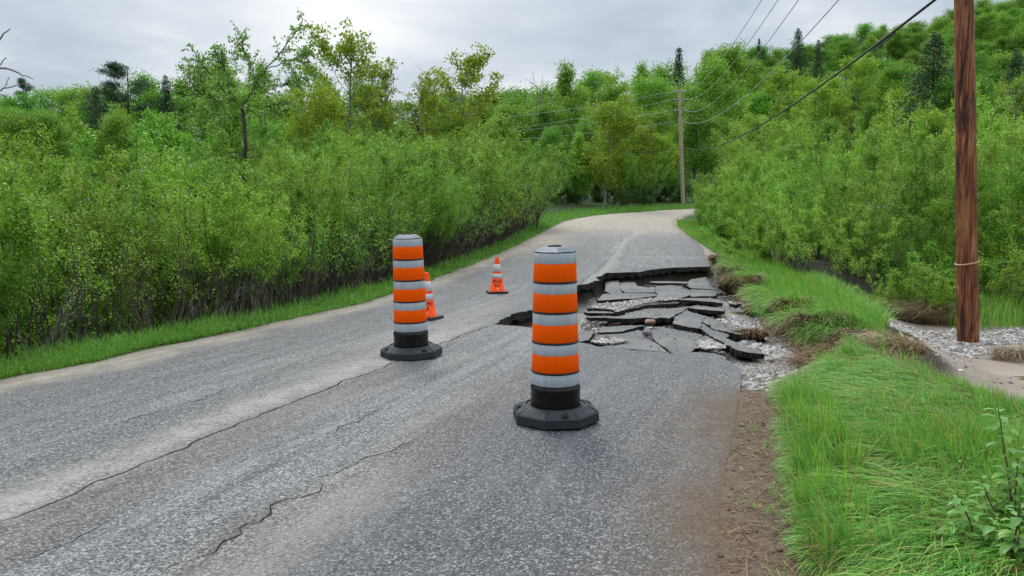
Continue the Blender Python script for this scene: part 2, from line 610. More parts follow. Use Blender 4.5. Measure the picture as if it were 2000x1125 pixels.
gravel = t.mix(t.mr(t.noise(co, 0.9, 4, 0.6), 0.5, 0.6), gravel, sandy)
mudc = t.ramp(nA, [(0.3, (0.205, 0.150, 0.112)), (0.55, (0.27, 0.205, 0.158)), (0.75, (0.335, 0.27, 0.215))])
mudc = t.mix(t.math('MULTIPLY', t.mr(nC, 0.35, 0.65), 0.18), mudc, (0.40, 0.36, 0.31))
dirt = t.ramp(nC, [(0.28, (0.03, 0.020, 0.012)), (0.45, (0.105, 0.070, 0.042)), (0.62, (0.17, 0.118, 0.072)), (0.8, (0.28, 0.22, 0.155))])
dirt = t.mix(t.mr(nB, 0.42, 0.66), dirt, t.mix(nC, (0.10, 0.072, 0.05), (0.22, 0.165, 0.12)))
tan = t.ramp(nC, [(0.3, (0.17, 0.135, 0.10)), (0.5, (0.30, 0.255, 0.20)), (0.7, (0.42, 0.37, 0.30))])
c = t.mix(t.attr('tan'), soil, tan)
c = t.mix(t.attr('dirt'), c, dirt)
c = t.mix(t.attr('mud'), c, mudc)
c = t.mix(t.attr('gravel'), c, gravel)
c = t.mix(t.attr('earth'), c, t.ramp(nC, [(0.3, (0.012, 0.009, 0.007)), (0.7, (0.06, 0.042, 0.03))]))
wet = t.math('MULTIPLY', t.attr('mud'), 0.45)
h = t.math('ADD', t.math('MULTIPLY', nC, 0.5), t.math('MULTIPLY', nB, 0.8))
bstr = t.math('SUBTRACT', 0.9, t.math('MULTIPLY', t.attr('mud'), 0.7))
bp = t.n('ShaderNodeBump', inp={'Distance': 0.03, 'Height': h, 'Strength': bstr})
p = t.n('ShaderNodeBsdfPrincipled', inp={'Base Color': c, 'Roughness': t.math('SUBTRACT', 0.92, wet), 'Specular IOR Level': 0.3, 'Normal': bp.outputs[0]})
finish(t, p.outputs[0])
M_GROUND = m
ground = g.build('ground', M_GROUND, smooth=True)
tag(ground, kind='structure')
ins, dl, dr = side_d(gxf, gyf)
wsd = poly_sd(WASH, gxf, gyf)
rsd = poly_sd(RIMPOLY, gxf, gyf)
nz = vnoise(gxf, gyf, 1.7, 3) - 0.5
left = dl < dr
put_attr(ground.data, 'gravel', np.maximum(sstep(-0.06, 0.06, wsd),
         sstep(-0.5, 0.2, -np.abs(gyf - (12.1 + 0.25 * (gxf - 7)) + nz * 1.2) + 1.0) * (gxf > 4.6) * (gxf < 14) * sstep(0.3, 0.8, rsd)))
put_attr(ground.data, 'mud', sstep(0.12, 0.4, rsd + nz * 0.3) * (1 - sstep(13.4, 14.4, gyf - 0.2 * gxf + 1.4 + nz)) * (gyf > 3))
put_attr(ground.data, 'tan', np.where(left, 1 - sstep(0.12, 0.5, dl + nz * 0.45), (1 - sstep(0.15, 0.5, dr + nz * 0.3)) * (gyf > 18)))
face = sstep(-0.75, -0.45, wsd) * (1 - sstep(-0.02, 0.06, wsd)) * (~ins)
put_attr(ground.data, 'dirt', np.clip(np.where(left, 0, 1) * sstep(-0.1, 0.02, dr) * (1 - sstep(0.75, 1.15, dr + nz * 0.5)) * (gyf < 7.6) + face * (~left), 0, 1))
put_attr(ground.data, 'moss', sstep(40, 60, gyf))
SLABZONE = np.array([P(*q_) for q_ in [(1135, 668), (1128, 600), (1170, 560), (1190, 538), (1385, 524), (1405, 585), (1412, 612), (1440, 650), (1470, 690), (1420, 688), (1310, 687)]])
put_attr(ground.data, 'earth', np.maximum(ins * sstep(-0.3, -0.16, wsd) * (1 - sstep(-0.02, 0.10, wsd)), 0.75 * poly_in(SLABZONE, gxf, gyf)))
print('ground', len(gxf))

# ------------------------------------------------------------------ the road
def asphalt(name, slab=False):
    m, t = new_mat(name)
    co = t.n('ShaderNodeNewGeometry').outputs['Position'] if not slab else t.n('ShaderNodeTexCoord').outputs['Object']
    uvn = t.n('ShaderNodeAttribute', attribute_name='rc').outputs['Vector']     # across, along in metres
    nL = t.noise(co, 0.7, 5, 0.6)
    nM = t.noise(co, 5.0, 5, 0.65)
    nF = t.noise(co, 42.0, 4, 0.7)
    vor = t.n('ShaderNodeTexVoronoi', inp={'Scale': 105.0, 'Vector': co, 'Randomness': 1.0})
    vc = t.n('ShaderNodeSeparateColor', inp={0: vor.outputs['Color']}).outputs[0]
    vor2 = t.n('ShaderNodeTexVoronoi', inp={'Scale': 34.0, 'Vector': co})
    vc2 = t.n('ShaderNodeSeparateColor', inp={0: vor2.outputs['Color']}).outputs[1]
    base = t.ramp(vc, [(0.0, (0.026, 0.025, 0.026)), (0.42, (0.078, 0.077, 0.076)), (0.78, (0.165, 0.16, 0.152)), (1.0, (0.46, 0.44, 0.41))])
    base = t.mix(t.math('MULTIPLY', t.mr(vc2, 0.5, 1.0), 0.35), base, (0.06, 0.06, 0.063))
    if slab:
        base = t.mix(0.30, base, (0.055, 0.057, 0.064))
        dust = t.mr(t.math('ADD', t.math('MULTIPLY', nL, 0.4), t.math('ADD', t.math('MULTIPLY', nM, 0.35), t.math('MULTIPLY', nF, 0.25))), 0.49, 0.62, 0, 0.75)
        c = t.mix(dust, base, (0.25, 0.235, 0.21))
        rough = t.mr(nM, 0.3, 0.7, 0.42, 0.75)
    else:
        # long streaks along the road
        stv = t.scalevec(uvn, (7.0, 0.55, 1.0))
        st = t.noise(stv, 1.0, 5, 0.62)
        c = t.mix(t.mr(nM, 0.35, 0.65, 0.0, 0.18), base, (0.20, 0.20, 0.195))
        c = t.mix(t.mr(st, 0.47, 0.66, 0, 0.30), c, (0.27, 0.265, 0.25))
        # worn, pale, with the binder gone between the stones
        fr = t.math('MULTIPLY', t.attr('fret'), t.mr(t.math('ADD', t.math('MULTIPLY', nF, 0.6), t.math('MULTIPLY', st, 0.4)), 0.43, 0.54), clamp=True)
        pale = t.ramp(vc, [(0.0, (0.07, 0.068, 0.065)), (0.3, (0.25, 0.245, 0.235)), (0.7, (0.37, 0.362, 0.345)), (1.0, (0.60, 0.585, 0.555))])
        c = t.mix(t.math('MULTIPLY', fr, 0.85), c, pale)
        crk = t.n('ShaderNodeTexVoronoi', feature='DISTANCE_TO_EDGE', inp={'Scale': 16.0, 'Vector': t.n('ShaderNodeVectorMath', operation='ADD', inp={0: co, 1: t.n('ShaderNodeTexNoise', inp={'Scale': 22.0, 'Vector': co}).outputs['Color']}).outputs[0]}).outputs['Distance']
        gaps = t.math('MULTIPLY', t.math('MULTIPLY', t.attr('fret'), t.mr(crk, 0.02, 0.085, 1, 0)), 0.95)
        c = t.mix(gaps, c, (0.05, 0.048, 0.045))
        # fine silt dried on the surface
        du = t.math('MULTIPLY', t.attr('dust'), t.mr(t.math('ADD', t.math('MULTIPLY', nM, 0.45), t.math('MULTIPLY', nF, 0.55)), 0.40, 0.57, 0.12, 0.95), clamp=True)
        c = t.mix(du, c, t.mix(nF, (0.27, 0.25, 0.215), (0.46, 0.435, 0.385)))
        sa = t.math('MULTIPLY', t.attr('sand'), t.mr(t.math('ADD', t.math('MULTIPLY', nM, 0.5), t.math('MULTIPLY', st, 0.5)), 0.30, 0.56, 0.25, 1.0), clamp=True)
        c = t.mix(sa, c, t.mix(nM, (0.31, 0.26, 0.195), (0.47, 0.40, 0.31)))
        br = t.math('MULTIPLY', t.attr('brown'), t.mr(t.math('ADD', t.math('MULTIPLY', nF, 0.5), t.math('MULTIPLY', nM, 0.5)), 0.32, 0.6, 0.35, 1.0), clamp=True)
        br = t.math('MAXIMUM', br, t.mr(t.attr('brown'), 0.75, 1.0, 0, 1))
        dmix = t.ramp(t.noise(co, 55, 4, 0.7), [(0.28, (0.03, 0.020, 0.012)), (0.45, (0.105, 0.070, 0.042)), (0.62, (0.17, 0.118, 0.072)), (0.8, (0.28, 0.22, 0.155))])
        c = t.mix(br, c, t.mix(0.75, t.mix(nF, (0.045, 0.031, 0.020), (0.145, 0.10, 0.066)), dmix))
        wetm = t.math('MULTIPLY', t.attr('wet'), t.mr(nL, 0.3, 0.6, 0.4, 1.0))
        c = t.mix(wetm, c, t.mix(1.0, c, (0.66, 0.69, 0.76), 'MULTIPLY'))
        rough = t.math('SUBTRACT', t.mr(nM, 0.3, 0.7, 0.66, 0.86), t.math('MULTIPLY', wetm, 0.28))
    hgt = t.math('ADD', t.math('MULTIPLY', vor.outputs['Distance'], -0.9), t.math('MULTIPLY', nF, 0.6))
    finish(t, princ(t, c, rough, 0.35, hgt, 0.75, 0.012))
    return m

M_ROAD = asphalt('road_asphalt')
M_SLAB = asphalt('slab_asphalt', True)
m, t = new_mat('tar_edge')
co = t.n('ShaderNodeTexCoord').outputs['Object']
n = t.noise(co, 30, 5, 0.7)
finish(t, princ(t, t.ramp(n, [(0.35, (0.008, 0.008, 0.008)), (0.55, (0.026, 0.025, 0.024)), (0.68, (0.10, 0.095, 0.088))]), 0.85, 0.2, n, 1.0, 0.02))
M_TAR = m
m, t = new_mat('crack_fill')
co = t.n('ShaderNodeTexCoord').outputs['Object']
finish(t, princ(t, t.mix(t.noise(co, 25, 4), (0.01, 0.01, 0.01), (0.035, 0.033, 0.03)), 0.9, 0.1))
M_CRACK = m

WM = 6.3                                           # nominal width used for the flat layout of the road
rs = np.random.RandomState(11)
hp = []
for k in range(len(HOLE)):                         # ragged rim
    a, b = HOLE[k], HOLE[(k + 1) % len(HOLE)]
    L = np.hypot(*(b - a)); nseg = max(1, int(L / 0.09))
    nn = np.array([-(b - a)[1], (b - a)[0]]) / (L + 1e-9)
    for q in range(nseg):
        hp.append(a + (b - a) * q / nseg + nn * (rs.uniform(-0.03, 0.03) if q else 0))
hpar = []
for p_ in hp:
    sf = road_inv(p_)
    if sf is None: continue
    hpar.append((sf[1] * WM, sf[0]))
hpar = np.array(hpar)
smax = SL[-1]
ss = []
s = 0.0
while s < smax:
    ss.append(s); s += 0.16 if s < 32 else (0.35 if s < 75 else 1.2)
ss.append(smax)
nf = 38
outer = []
verts2 = []
for s in ss:
    for k in range(nf + 1):
        verts2.append((WM * k / nf, s))
N0 = len(verts2)
def gi(i, k): return i * (nf + 1) + k
bed = [(gi(i, 0), gi(i + 1, 0)) for i in range(len(ss) - 1)] + [(gi(i, nf), gi(i + 1, nf)) for i in range(len(ss) - 1)] \
    + [(gi(0, k), gi(0, k + 1)) for k in range(nf)] + [(gi(len(ss) - 1, k), gi(len(ss) - 1, k + 1)) for k in range(nf)]
hole_e = [(N0 + k, N0 + (k + 1) % len(hpar)) for k in range(len(hpar))]
allv = [Vector(v) for v in verts2] + [Vector(v) for v in hpar]
ov, oe, of, _, _, _ = geometry.delaunay_2d_cdt(allv, bed + hole_e, [], 0, 1e-5)
ov = np.array([tuple(v) for v in ov])
of = np.array([tuple(f) for f in of if len(f) == 3])
cen = ov[of].mean(1)
keep = ~poly_in(hpar, cen[:, 0], cen[:, 1]) & (cen[:, 0] > 0) & (cen[:, 0] < WM) & (cen[:, 1] > 0) & (cen[:, 1] < smax)
of = of[keep]
rx, ry = road_xy(ov[:, 1], ov[:, 0] / WM)
def road_z(x, y, u):
    return zr(y) + 0.012 * (vnoise(x, y, 0.8, 2) - 0.5) - 0.03 * (np.abs(u / WM - 0.5) * 2) ** 3
rz = road_z(rx, ry, ov[:, 0])
rd = MB()
rd.add(np.stack([rx, ry, rz], 1), of, 0)
# broken edge: every border edge goes down by the thickness of the asphalt
ec = {}
for f in of:
    for a, b in ((f[0], f[1]), (f[1], f[2]), (f[2], f[0])):
        k = (min(a, b), max(a, b))
        ec[k] = None if k in ec else (a, b)
for k, e in ec.items():
    if e is None: continue
    a, b = e
    th = 0.115
    hole_side = (ry[a] > 5) and (ry[a] < 21) and (0.02 * WM < ov[a][0])
    pa, pb = np.array([rx[a], ry[a], rz[a]]), np.array([rx[b], ry[b], rz[b]])
    def low(i_, p_):
        h1, h2, h3 = ((i_ * 73856093) % 1009) / 1009.0, ((i_ * 19349663) % 997) / 997.0, ((i_ * 83492791) % 991) / 991.0
        return p_ + np.array([(h2 - 0.5) * 0.06, (h3 - 0.5) * 0.06, -th * (0.7 + 0.7 * h1)])
    rd.add([pa, pb, low(b, pb), low(a, pa)], [[0, 3, 2, 1]], 1)
# cracks lie in the surface as dark ribbons
def crack(pts_px, w0, w1, seed, jit=0.02, branch=0.0):
    r_ = np.random.RandomState(seed)
    pp = np.array([P(*q) for q in pts_px])
    L = np.concatenate([[0], np.cumsum(np.hypot(*np.diff(pp, axis=0).T))])
    n = max(4, int(L[-1] / 0.045))
    s = np.linspace(0, L[-1], n)
    x = np.interp(s, L, pp[:, 0]); y = np.interp(s, L, pp[:, 1])
    tx, ty = np.gradient(x), np.gradient(y); tl = np.hypot(tx, ty)
    px_, py_ = -ty / tl, tx / tl
    off = (vnoise(s * 5, s * 0 + seed * 3.1, 1.0, 3) - 0.5) * jit * 5 + r_.uniform(-1, 1, n) * jit * 0.35
    x = x + px_ * off; y = y + py_ * off
    wd = np.interp(s, [0, L[-1]], [w0, w1]) * (0.35 + 1.3 * vnoise(s * 6, s * 0 + seed, 1.0, 2)) * np.minimum(1, np.minimum(s, L[-1] - s) / 0.25 + 0.1)
    vs = []
    for sg in (-1, 1):
        X, Y = x + px_ * wd * sg / 2, y + py_ * wd * sg / 2
        uu = np.full(n, WM / 2)
        vs.append(np.stack([X, Y, zr(Y) + 0.012 * (vnoise(X, Y, 0.8, 2) - 0.5) + 0.0015], 1))
    v = np.vstack(vs)
    q = np.arange(n - 1)
    rd.add(v, np.stack([q, q + n, q + n + 1, q + 1], 1), 2)
crack([(0, 1022), (180, 948), (360, 872), (520, 806), (660, 750), (760, 712), (840, 680), (900, 655), (965, 633)], 0.015, 0.013, 1)
crack([(320, 1120), (400, 1075), (520, 1010), (600, 955), (615, 935)], 0.009, 0.007, 2, 0.05)
crack([(615, 935), (680, 910), (760, 880), (830, 850)], 0.008, 0.003, 3, 0.03)
crack([(640, 850), (700, 822), (770, 790)], 0.010, 0.004, 4, 0.03)
crack([(230, 830), (330, 798), (420, 770), (440, 760)], 0.008, 0.004, 5, 0.04)
crack([(60, 1095), (150, 1050), (230, 1005)], 0.010, 0.004, 6, 0.03)
crack([(1132, 555), (1150, 540), (1180, 515), (1202, 490), (1215, 468), (1212, 455)], 0.014, 0.008, 7, 0.02)
crack([(340, 795), (560, 720), (700, 670)], 0.004, 0.003, 8, 0.03)
crack([(940, 640), (880, 668), (830, 700)], 0.006, 0.003, 9, 0.03)
crack([(500, 905), (560, 880), (640, 850)], 0.006, 0.003, 12, 0.03)
road = rd.build('road', [M_ROAD, M_TAR, M_CRACK], smooth=False)
tag(road, kind='structure')
rv = np.zeros(len(road.data.vertices) * 3); road.data.vertices.foreach_get('co', rv); rv = rv.reshape(-1, 3)
RX, RY = rv[:, 0], rv[:, 1]
# across / along for every vertex (the first block is the sheet itself)
nsheet = len(ov)
U = np.full(len(rv), WM * 0.5); V = RY.copy()
U[:nsheet] = ov[:, 0]; V[:nsheet] = ov[:, 1]
va = road.data.attributes.new('rc', 'FLOAT_VECTOR', 'POINT')
va.data.foreach_set('vector', np.stack([U, V, np.zeros(len(U))], 1).astype(np.float32).ravel())
nzA = vnoise(RX, RY, 0.9, 3) - 0.5
nzB = vnoise(RX + 50, RY, 2.5, 3) - 0.5
jx = np.interp(RY, [0, 3.7, 7.28, 9.9, 14.9, 20, 30, 45], [-3.65, -2.4, -1.23, -0.26, 1.3, 2.35, 4.0, 8.0])   # the centre joint
q = RX - jx + nzA * 0.25
band = lambda lo, hi, e: sstep(lo - e, lo + e, q) * (1 - sstep(hi - e, hi + e, q))
fret = band(0.25, 1.35, 0.35) * (1 - sstep(10.5, 12.5, RY)) * (0.55 + 0.9 * vnoise(RX, RY, 1.3, 2)) + 0.75 * band(1.05, 1.5, 0.25) * (1 - sstep(4.5, 5.4, RY)) \
    + 0.5 * band(-1.3, -0.75, 0.3) * sstep(3, 6, RY) * (1 - sstep(13, 16, RY)) + 0.35 * band(-0.5, 0.8, 0.4) * sstep(14, 16, RY) * (1 - sstep(30, 34, RY)) \
    + 0.5 * band(0.6, 2.0, 0.4) * sstep(19, 20, RY) * (1 - sstep(24, 29, RY))
dust = 1.0 * sstep(-0.55, -0.22, q) * (1 - sstep(-0.05, 0.03, q - nzA * 0.25)) * (1 - sstep(8.5, 11, RY)) * sstep(-2, 1, RY) + 0.75 * band(-0.02, 0.25, 0.08) * sstep(14, 16, RY) * (1 - sstep(36, 40, RY)) \
    + 0.45 * band(-0.9, -0.3, 0.3) * sstep(6, 9, RY) * (1 - sstep(11, 14, RY)) + 0.30 * sstep(22, 34, RY) + 0.7 * band(1.45, 1.75, 0.15) * (1 - sstep(3.7, 4.6, RY)) \
    + 0.5 * sstep(0.4, 1.0, q) * np.exp(-((RY - 23.3 - 0.2 * nzB) / 0.35) ** 2)
le = U + nzB * 0.5
sand = (1 - sstep(0.05, 0.6, le)) * 0.85 + sstep(33, 41, RY + nzA * 5) * 0.85 + (1 - sstep(0.3, 2.2, le + nzA)) * sstep(20, 32, RY) * 0.9
sand = sand * (RX > -50)
re_ = WM - U + nzB * 0.22
brown = (1 - sstep(0.0, 0.75, re_ + nzB * 0.12)) * (1 - sstep(6.0, 7.0, RY)) * 1.0 + 0.30 * band(1.3, 1.75, 0.3) * (1 - sstep(6, 7.5, RY)) + 0.22 * band(0.0, 0.5, 0.2) * (1 - sstep(6, 8, RY)) \
    + (1 - sstep(0.0, 0.25, re_)) * sstep(18, 19, RY) * 0.6
wet = 0.95 * sstep(1.5, 1.9, q) * (1 - sstep(0.5, 0.9, -re_)) * (1 - sstep(9, 11, RY)) + 0.7 * sstep(1.6, 2.3, q) * sstep(18, 19, RY) * (1 - sstep(30, 33, RY)) + 0.35 * band(-2.6, -1.6, 0.4) * (1 - sstep(6, 9, RY)) \
    + 0.3 * band(0.1, 0.7, 0.2) * (1 - sstep(5, 7, RY))
wet = wet * (1 - np.clip(1.3 * (1 - sstep(0.0, 0.95, re_)) * (RY < 7.2), 0, 1))
for nm, v in (('fret', fret), ('dust', dust), ('sand', sand), ('brown', brown), ('wet', wet)):
    put_attr(road.data, nm, np.clip(v, 0, 1))
print('road', len(of))

# ------------------------------------------------------------------ gravel, stones
M_STONE = None
m, t = new_mat('limestone_gravel')
rnd = t.n('ShaderNodeNewGeometry').outputs['Random Per Island']
co = t.n('ShaderNodeTexCoord').outputs['Object']
c = t.ramp(rnd, [(0.0, (0.10, 0.085, 0.07)), (0.22, (0.22, 0.195, 0.165)), (0.55, (0.38, 0.355, 0.32)), (0.85, (0.52, 0.50, 0.47)), (1.0, (0.66, 0.65, 0.63))])
c = t.mix(t.mr(t.noise(co, 40, 3), 0.4, 0.7, 0, 0.5), c, (0.28, 0.25, 0.21))
finish(t, princ(t, c, 0.85, 0.25))
M_STONE = m
_bm = bmesh.new(); bmesh.ops.create_icosphere(_bm, subdivisions=1, radius=1.0)
ICO_V = np.array([v.co[:] for v in _bm.verts]); ICO_F = np.array([[v.index for v in f.verts] for f in _bm.faces]); _bm.free()
_bm = bmesh.new(); bmesh.ops.create_icosphere(_bm, subdivisions=2, radius=1.0)
ICO2_V = np.array([v.co[:] for v in _bm.verts]); ICO2_F = np.array([[v.index for v in f.verts] for f in _bm.faces]); _bm.free()

def stones(mb, x, y, z, size, rng, flat=0.6, base=(ICO_V, ICO_F)):
    V0, F0 = base
    n = len(x); k = len(V0)
    v = V0[None] * (1 + rng.uniform(-0.28, 0.28, (n, k, 1)))
    v = v * (size[:, None, None] * np.stack([rng.uniform(0.7, 1.4, n), rng.uniform(0.6, 1.1, n), rng.uniform(0.4, 0.8, n) * flat / 0.6], 1)[:, None, :])
    a = rng.uniform(0, 6.28, n); ca, sa = np.cos(a)[:, None], np.sin(a)[:, None]
    vx = v[..., 0] * ca - v[..., 1] * sa; vy = v[..., 0] * sa + v[..., 1] * ca
    v = np.stack([vx + x[:, None], vy + y[:, None], v[..., 2] + z[:, None]], -1)
    f = (F0[None] + (np.arange(n) * k)[:, None, None]).reshape(-1, 3)
    mb.add(v.reshape(-1, 3), f)

def scatter(n, poly, rng, test=None):
    poly = np.asarray(poly)
    lo, hi = poly.min(0), poly.max(0)
    xs, ys = [], []
    got = 0
    while got < n:
        x = rng.uniform(lo[0], hi[0], 20000); y = rng.uniform(lo[1], hi[1], 20000)
        k = poly_in(poly, x, y)
        if test is not None: k &= test(x, y)
        x, y = x[k], y[k]
        if len(x) == 0: break
        xs.append(x); ys.append(y); got += len(x)
    x = np.concatenate(xs)[:n]; y = np.concatenate(ys)[:n]
    return x, y

rng = np.random.RandomState(21)
mb = MB()
x, y = scatter(26000, WASH, rng, lambda a, b: (vnoise(a, b, 0.9, 3) < 0.60) & (rng.rand(len(a)) < np.where(poly_in(SLABZONE, a, b), 0.16, 1.0)))
stones(mb, x, y, terrain(x, y) + 0.004, rng.gamma(1.5, 0.0065, len(x)) + 0.006, rng)
gb = mb.build('washed_gravel', M_STONE)
tag(gb, 'pale washed gravel spread through the scoured bed between broken slabs and grass bank', 'gravel', kind='stuff')
mb = MB()
OUT = np.array([(4.9, 11.6), (5.6, 11.0), (6.6, 10.7), (7.6, 10.6), (8.6, 10.3), (9.4, 11.3), (10.5, 13.2), (9.2, 13.4), (7.4, 13.3), (6.2, 13.2), (5.4, 12.6)])
x, y = scatter(15000, OUT, rng, lambda a, b: vnoise(a + 9, b, 1.2, 3) < 0.66)
stones(mb, x, y, terrain(x, y) + 0.006, rng.gamma(1.5, 0.0072, len(x)) + 0.007, rng)
x, y = scatter(500, np.array([(4.6, 8.2), (9, 8.2), (12, 14), (5, 12)]), rng)
stones(mb, x, y, terrain(x, y) + 0.003, rng.gamma(2.0, 0.007, len(x)) + 0.006, rng)
tag(mb.build('outwash_gravel', M_STONE), 'white crushed stone washed out around the foot of the reddish-brown pole', 'gravel', kind='stuff')
# loose grit and crumbs on the dirt shoulder
mb = MB()
x, y = scatter(700, np.vstack([RE[:170:6], RE[:170:6][::-1] + (0.7, 0)]), rng, lambda a, b: (b > 2) & (b < 7))
stones(mb, x, y, terrain(x, y) + 0.004, rng.gamma(1.1, 0.0028, len(x)) + 0.0015, rng)
M_CLOD = plain_mat('soil_clod', (0.13, 0.085, 0.055), 0.9, 0.15, 0.4, 20)
tag(mb.build('shoulder_crumbs', M_CLOD), 'brown soil crumbs and grit strewn over the muddy shoulder', 'soil crumbs', kind='stuff')

# ------------------------------------------------------------------ broken asphalt slabs
def zs(y): return -0.018 * (np.asarray(y, float) - 8.2)
def PZ(zx, zy):          # traced on an enlargement of the photograph
    return P(1120 + zx / 5.5556, 500 + zy / 5.5556, zs)
SLABS = [
    # traced outline, tilt (near edge up, degrees), side lean, lift, label
    ([(350, 225), (480, 232), (500, 322), (540, 388), (420, 372), (350, 345)], -3, 8, -0.02, 'small grey slab propped against the eroded corner of the hole'),
    ([(500, 236), (660, 252), (688, 306), (860, 338), (885, 385), (560, 382), (510, 325)], 3, 2, 0.0, 'grey slab with chipped corner just below the undercut far rim'),
    ([(330, 405), (560, 390), (885, 392), (905, 425), (790, 442), (690, 470), (480, 482), (255, 506), (300, 462)], 5, 0, 0.05, 'long slab with a thick dark near edge above the gravel strip'),
    ([(840, 256), (1000, 248), (1235, 262), (1225, 298), (1060, 288), (905, 286), (838, 274)], 6, 0, 0.03, 'narrow upturned slab under the middle of the far rim'),
    ([(905, 308), (1060, 300), (1185, 322), (1180, 342), (1262, 362), (1265, 396), (1235, 432), (1150, 470), (915, 486), (905, 430), (920, 398), (880, 350)], 4, 1, 0.02, 'pale dusty slab in the middle of the back row'),
    ([(1245, 262), (1285, 228), (1440, 200), (1470, 250), (1482, 300), (1540, 346), (1280, 338), (1232, 305)], 2, -2, 0.0, 'slab tucked into the far end of the hole beside dark rubble'),
    ([(1284, 346), (1542, 352), (1552, 392), (1530, 428), (1400, 432), (1280, 438), (1272, 395)], 3, -1, 0.01, 'smooth dark grey slab next to the upper gravel'),
    ([(1280, 446), (1490, 440), (1560, 468), (1602, 518), (1612, 546), (1500, 520), (1350, 492), (1150, 484), (1232, 450)], 7, -2, 0.05, 'slab with a raised black lip pointing at the sod clumps'),
    ([(250, 545), (430, 540), (600, 520), (760, 492), (900, 488), (1138, 478), (1136, 500), (900, 520), (760, 540), (640, 590), (460, 650), (435, 615), (160, 585)], 6, 0, 0.04, 'long gravel-strewn slab with a sweeping black near edge'),
    ([(800, 548), (1050, 540), (1218, 530), (1200, 580), (1090, 640), (1035, 705), (960, 690), (880, 705), (780, 684), (600, 700), (365, 694), (540, 652), (700, 580)], 5, 0, 0.04, 'big central slab broken to a sharp point toward the drum'),
    ([(130, 600), (260, 592), (440, 622), (440, 634), (150, 630)], 8, 2, 0.05, 'thin slab wedged behind the front drum, upper of two'),
    ([(150, 668), (350, 650), (450, 652), (355, 692), (180, 690)], 9, 1, 0.07, 'thin slab wedged behind the front drum, lower of two'),
    ([(1250, 545), (1330, 512), (1450, 532), (1610, 562), (1632, 622), (1490, 612), (1280, 572)], 6, -2, 0.02, 'right-edge slab with gravel caught on its corner'),
    ([(1218, 586), (1268, 602), (1422, 652), (1385, 715), (1368, 790), (1230, 760), (1095, 732), (1112, 662), (1180, 622)], 3, 1, 0.02, 'five-sided slab between two wide black cracks'),
    ([(1425, 640), (1505, 662), (1592, 722), (1500, 758), (1402, 698)], 2, -2, 0.0, 'small slab beside the brown root clump'),
    ([(1498, 762), (1600, 730), (1742, 758), (1802, 818), (1805, 850), (1680, 832), (1540, 800)], 3, -4, 0.02, 'dark rounded slab end lying on the gravel'),
    ([(1392, 712), (1490, 772), (1680, 842), (1665, 885), (1800, 945), (1990, 1000), (2060, 1050), (1900, 1046), (1780, 1026), (1610, 930), (1440, 830), (1385, 785)], 1, -9, 0.0, 'long slab sloping down under silt toward the gravel bed'),
    ([(885, 712), (1000, 728), (1090, 742), (1230, 770), (1378, 822), (1322, 872), (1340, 930), (1352, 965), (1240, 1025), (1060, 1030), (965, 955), (888, 880), (872, 810), (840, 758)], 1, 0, 0.03, 'wide front slab hinged on the sound road'),
    ([(62, 832), (225, 792), (205, 840), (165, 905), (62, 930)], 2, 0, 0.03, 'corner slab half hidden by the front drum'),
    ([(295, 812), (540, 802), (700, 752), (742, 782), (765, 862), (850, 905), (985, 1010), (1030, 1028), (700, 1000), (350, 966), (225, 900), (255, 835)], 1, 0, 0.03, 'front slab edged with white gravel beside the drum'),
    ([(300, 762), (520, 750), (760, 738), (700, 752), (540, 796), (295, 808)], 0, 0, -0.03, 'sunken strip of slab covered with pale sand'),
    ([(1350, 878), (1440, 850), (1560, 900), (1600, 940), (1480, 930), (1352, 925)], -3, 3, -0.05, 'low broken piece in the gravel pocket'),
    ([(1700, 522), (1830, 508), (1845, 520), (1760, 540)], 6, 0, 0.05, 'thin asphalt flake sticking out of the gravel, smaller of two'),
    ([(1830, 530), (1990, 522), (1985, 545), (1870, 560)], 6, 0, 0.05, 'thin asphalt flake sticking out of the gravel, larger of two'),
]
rng = np.random.RandomState(4)
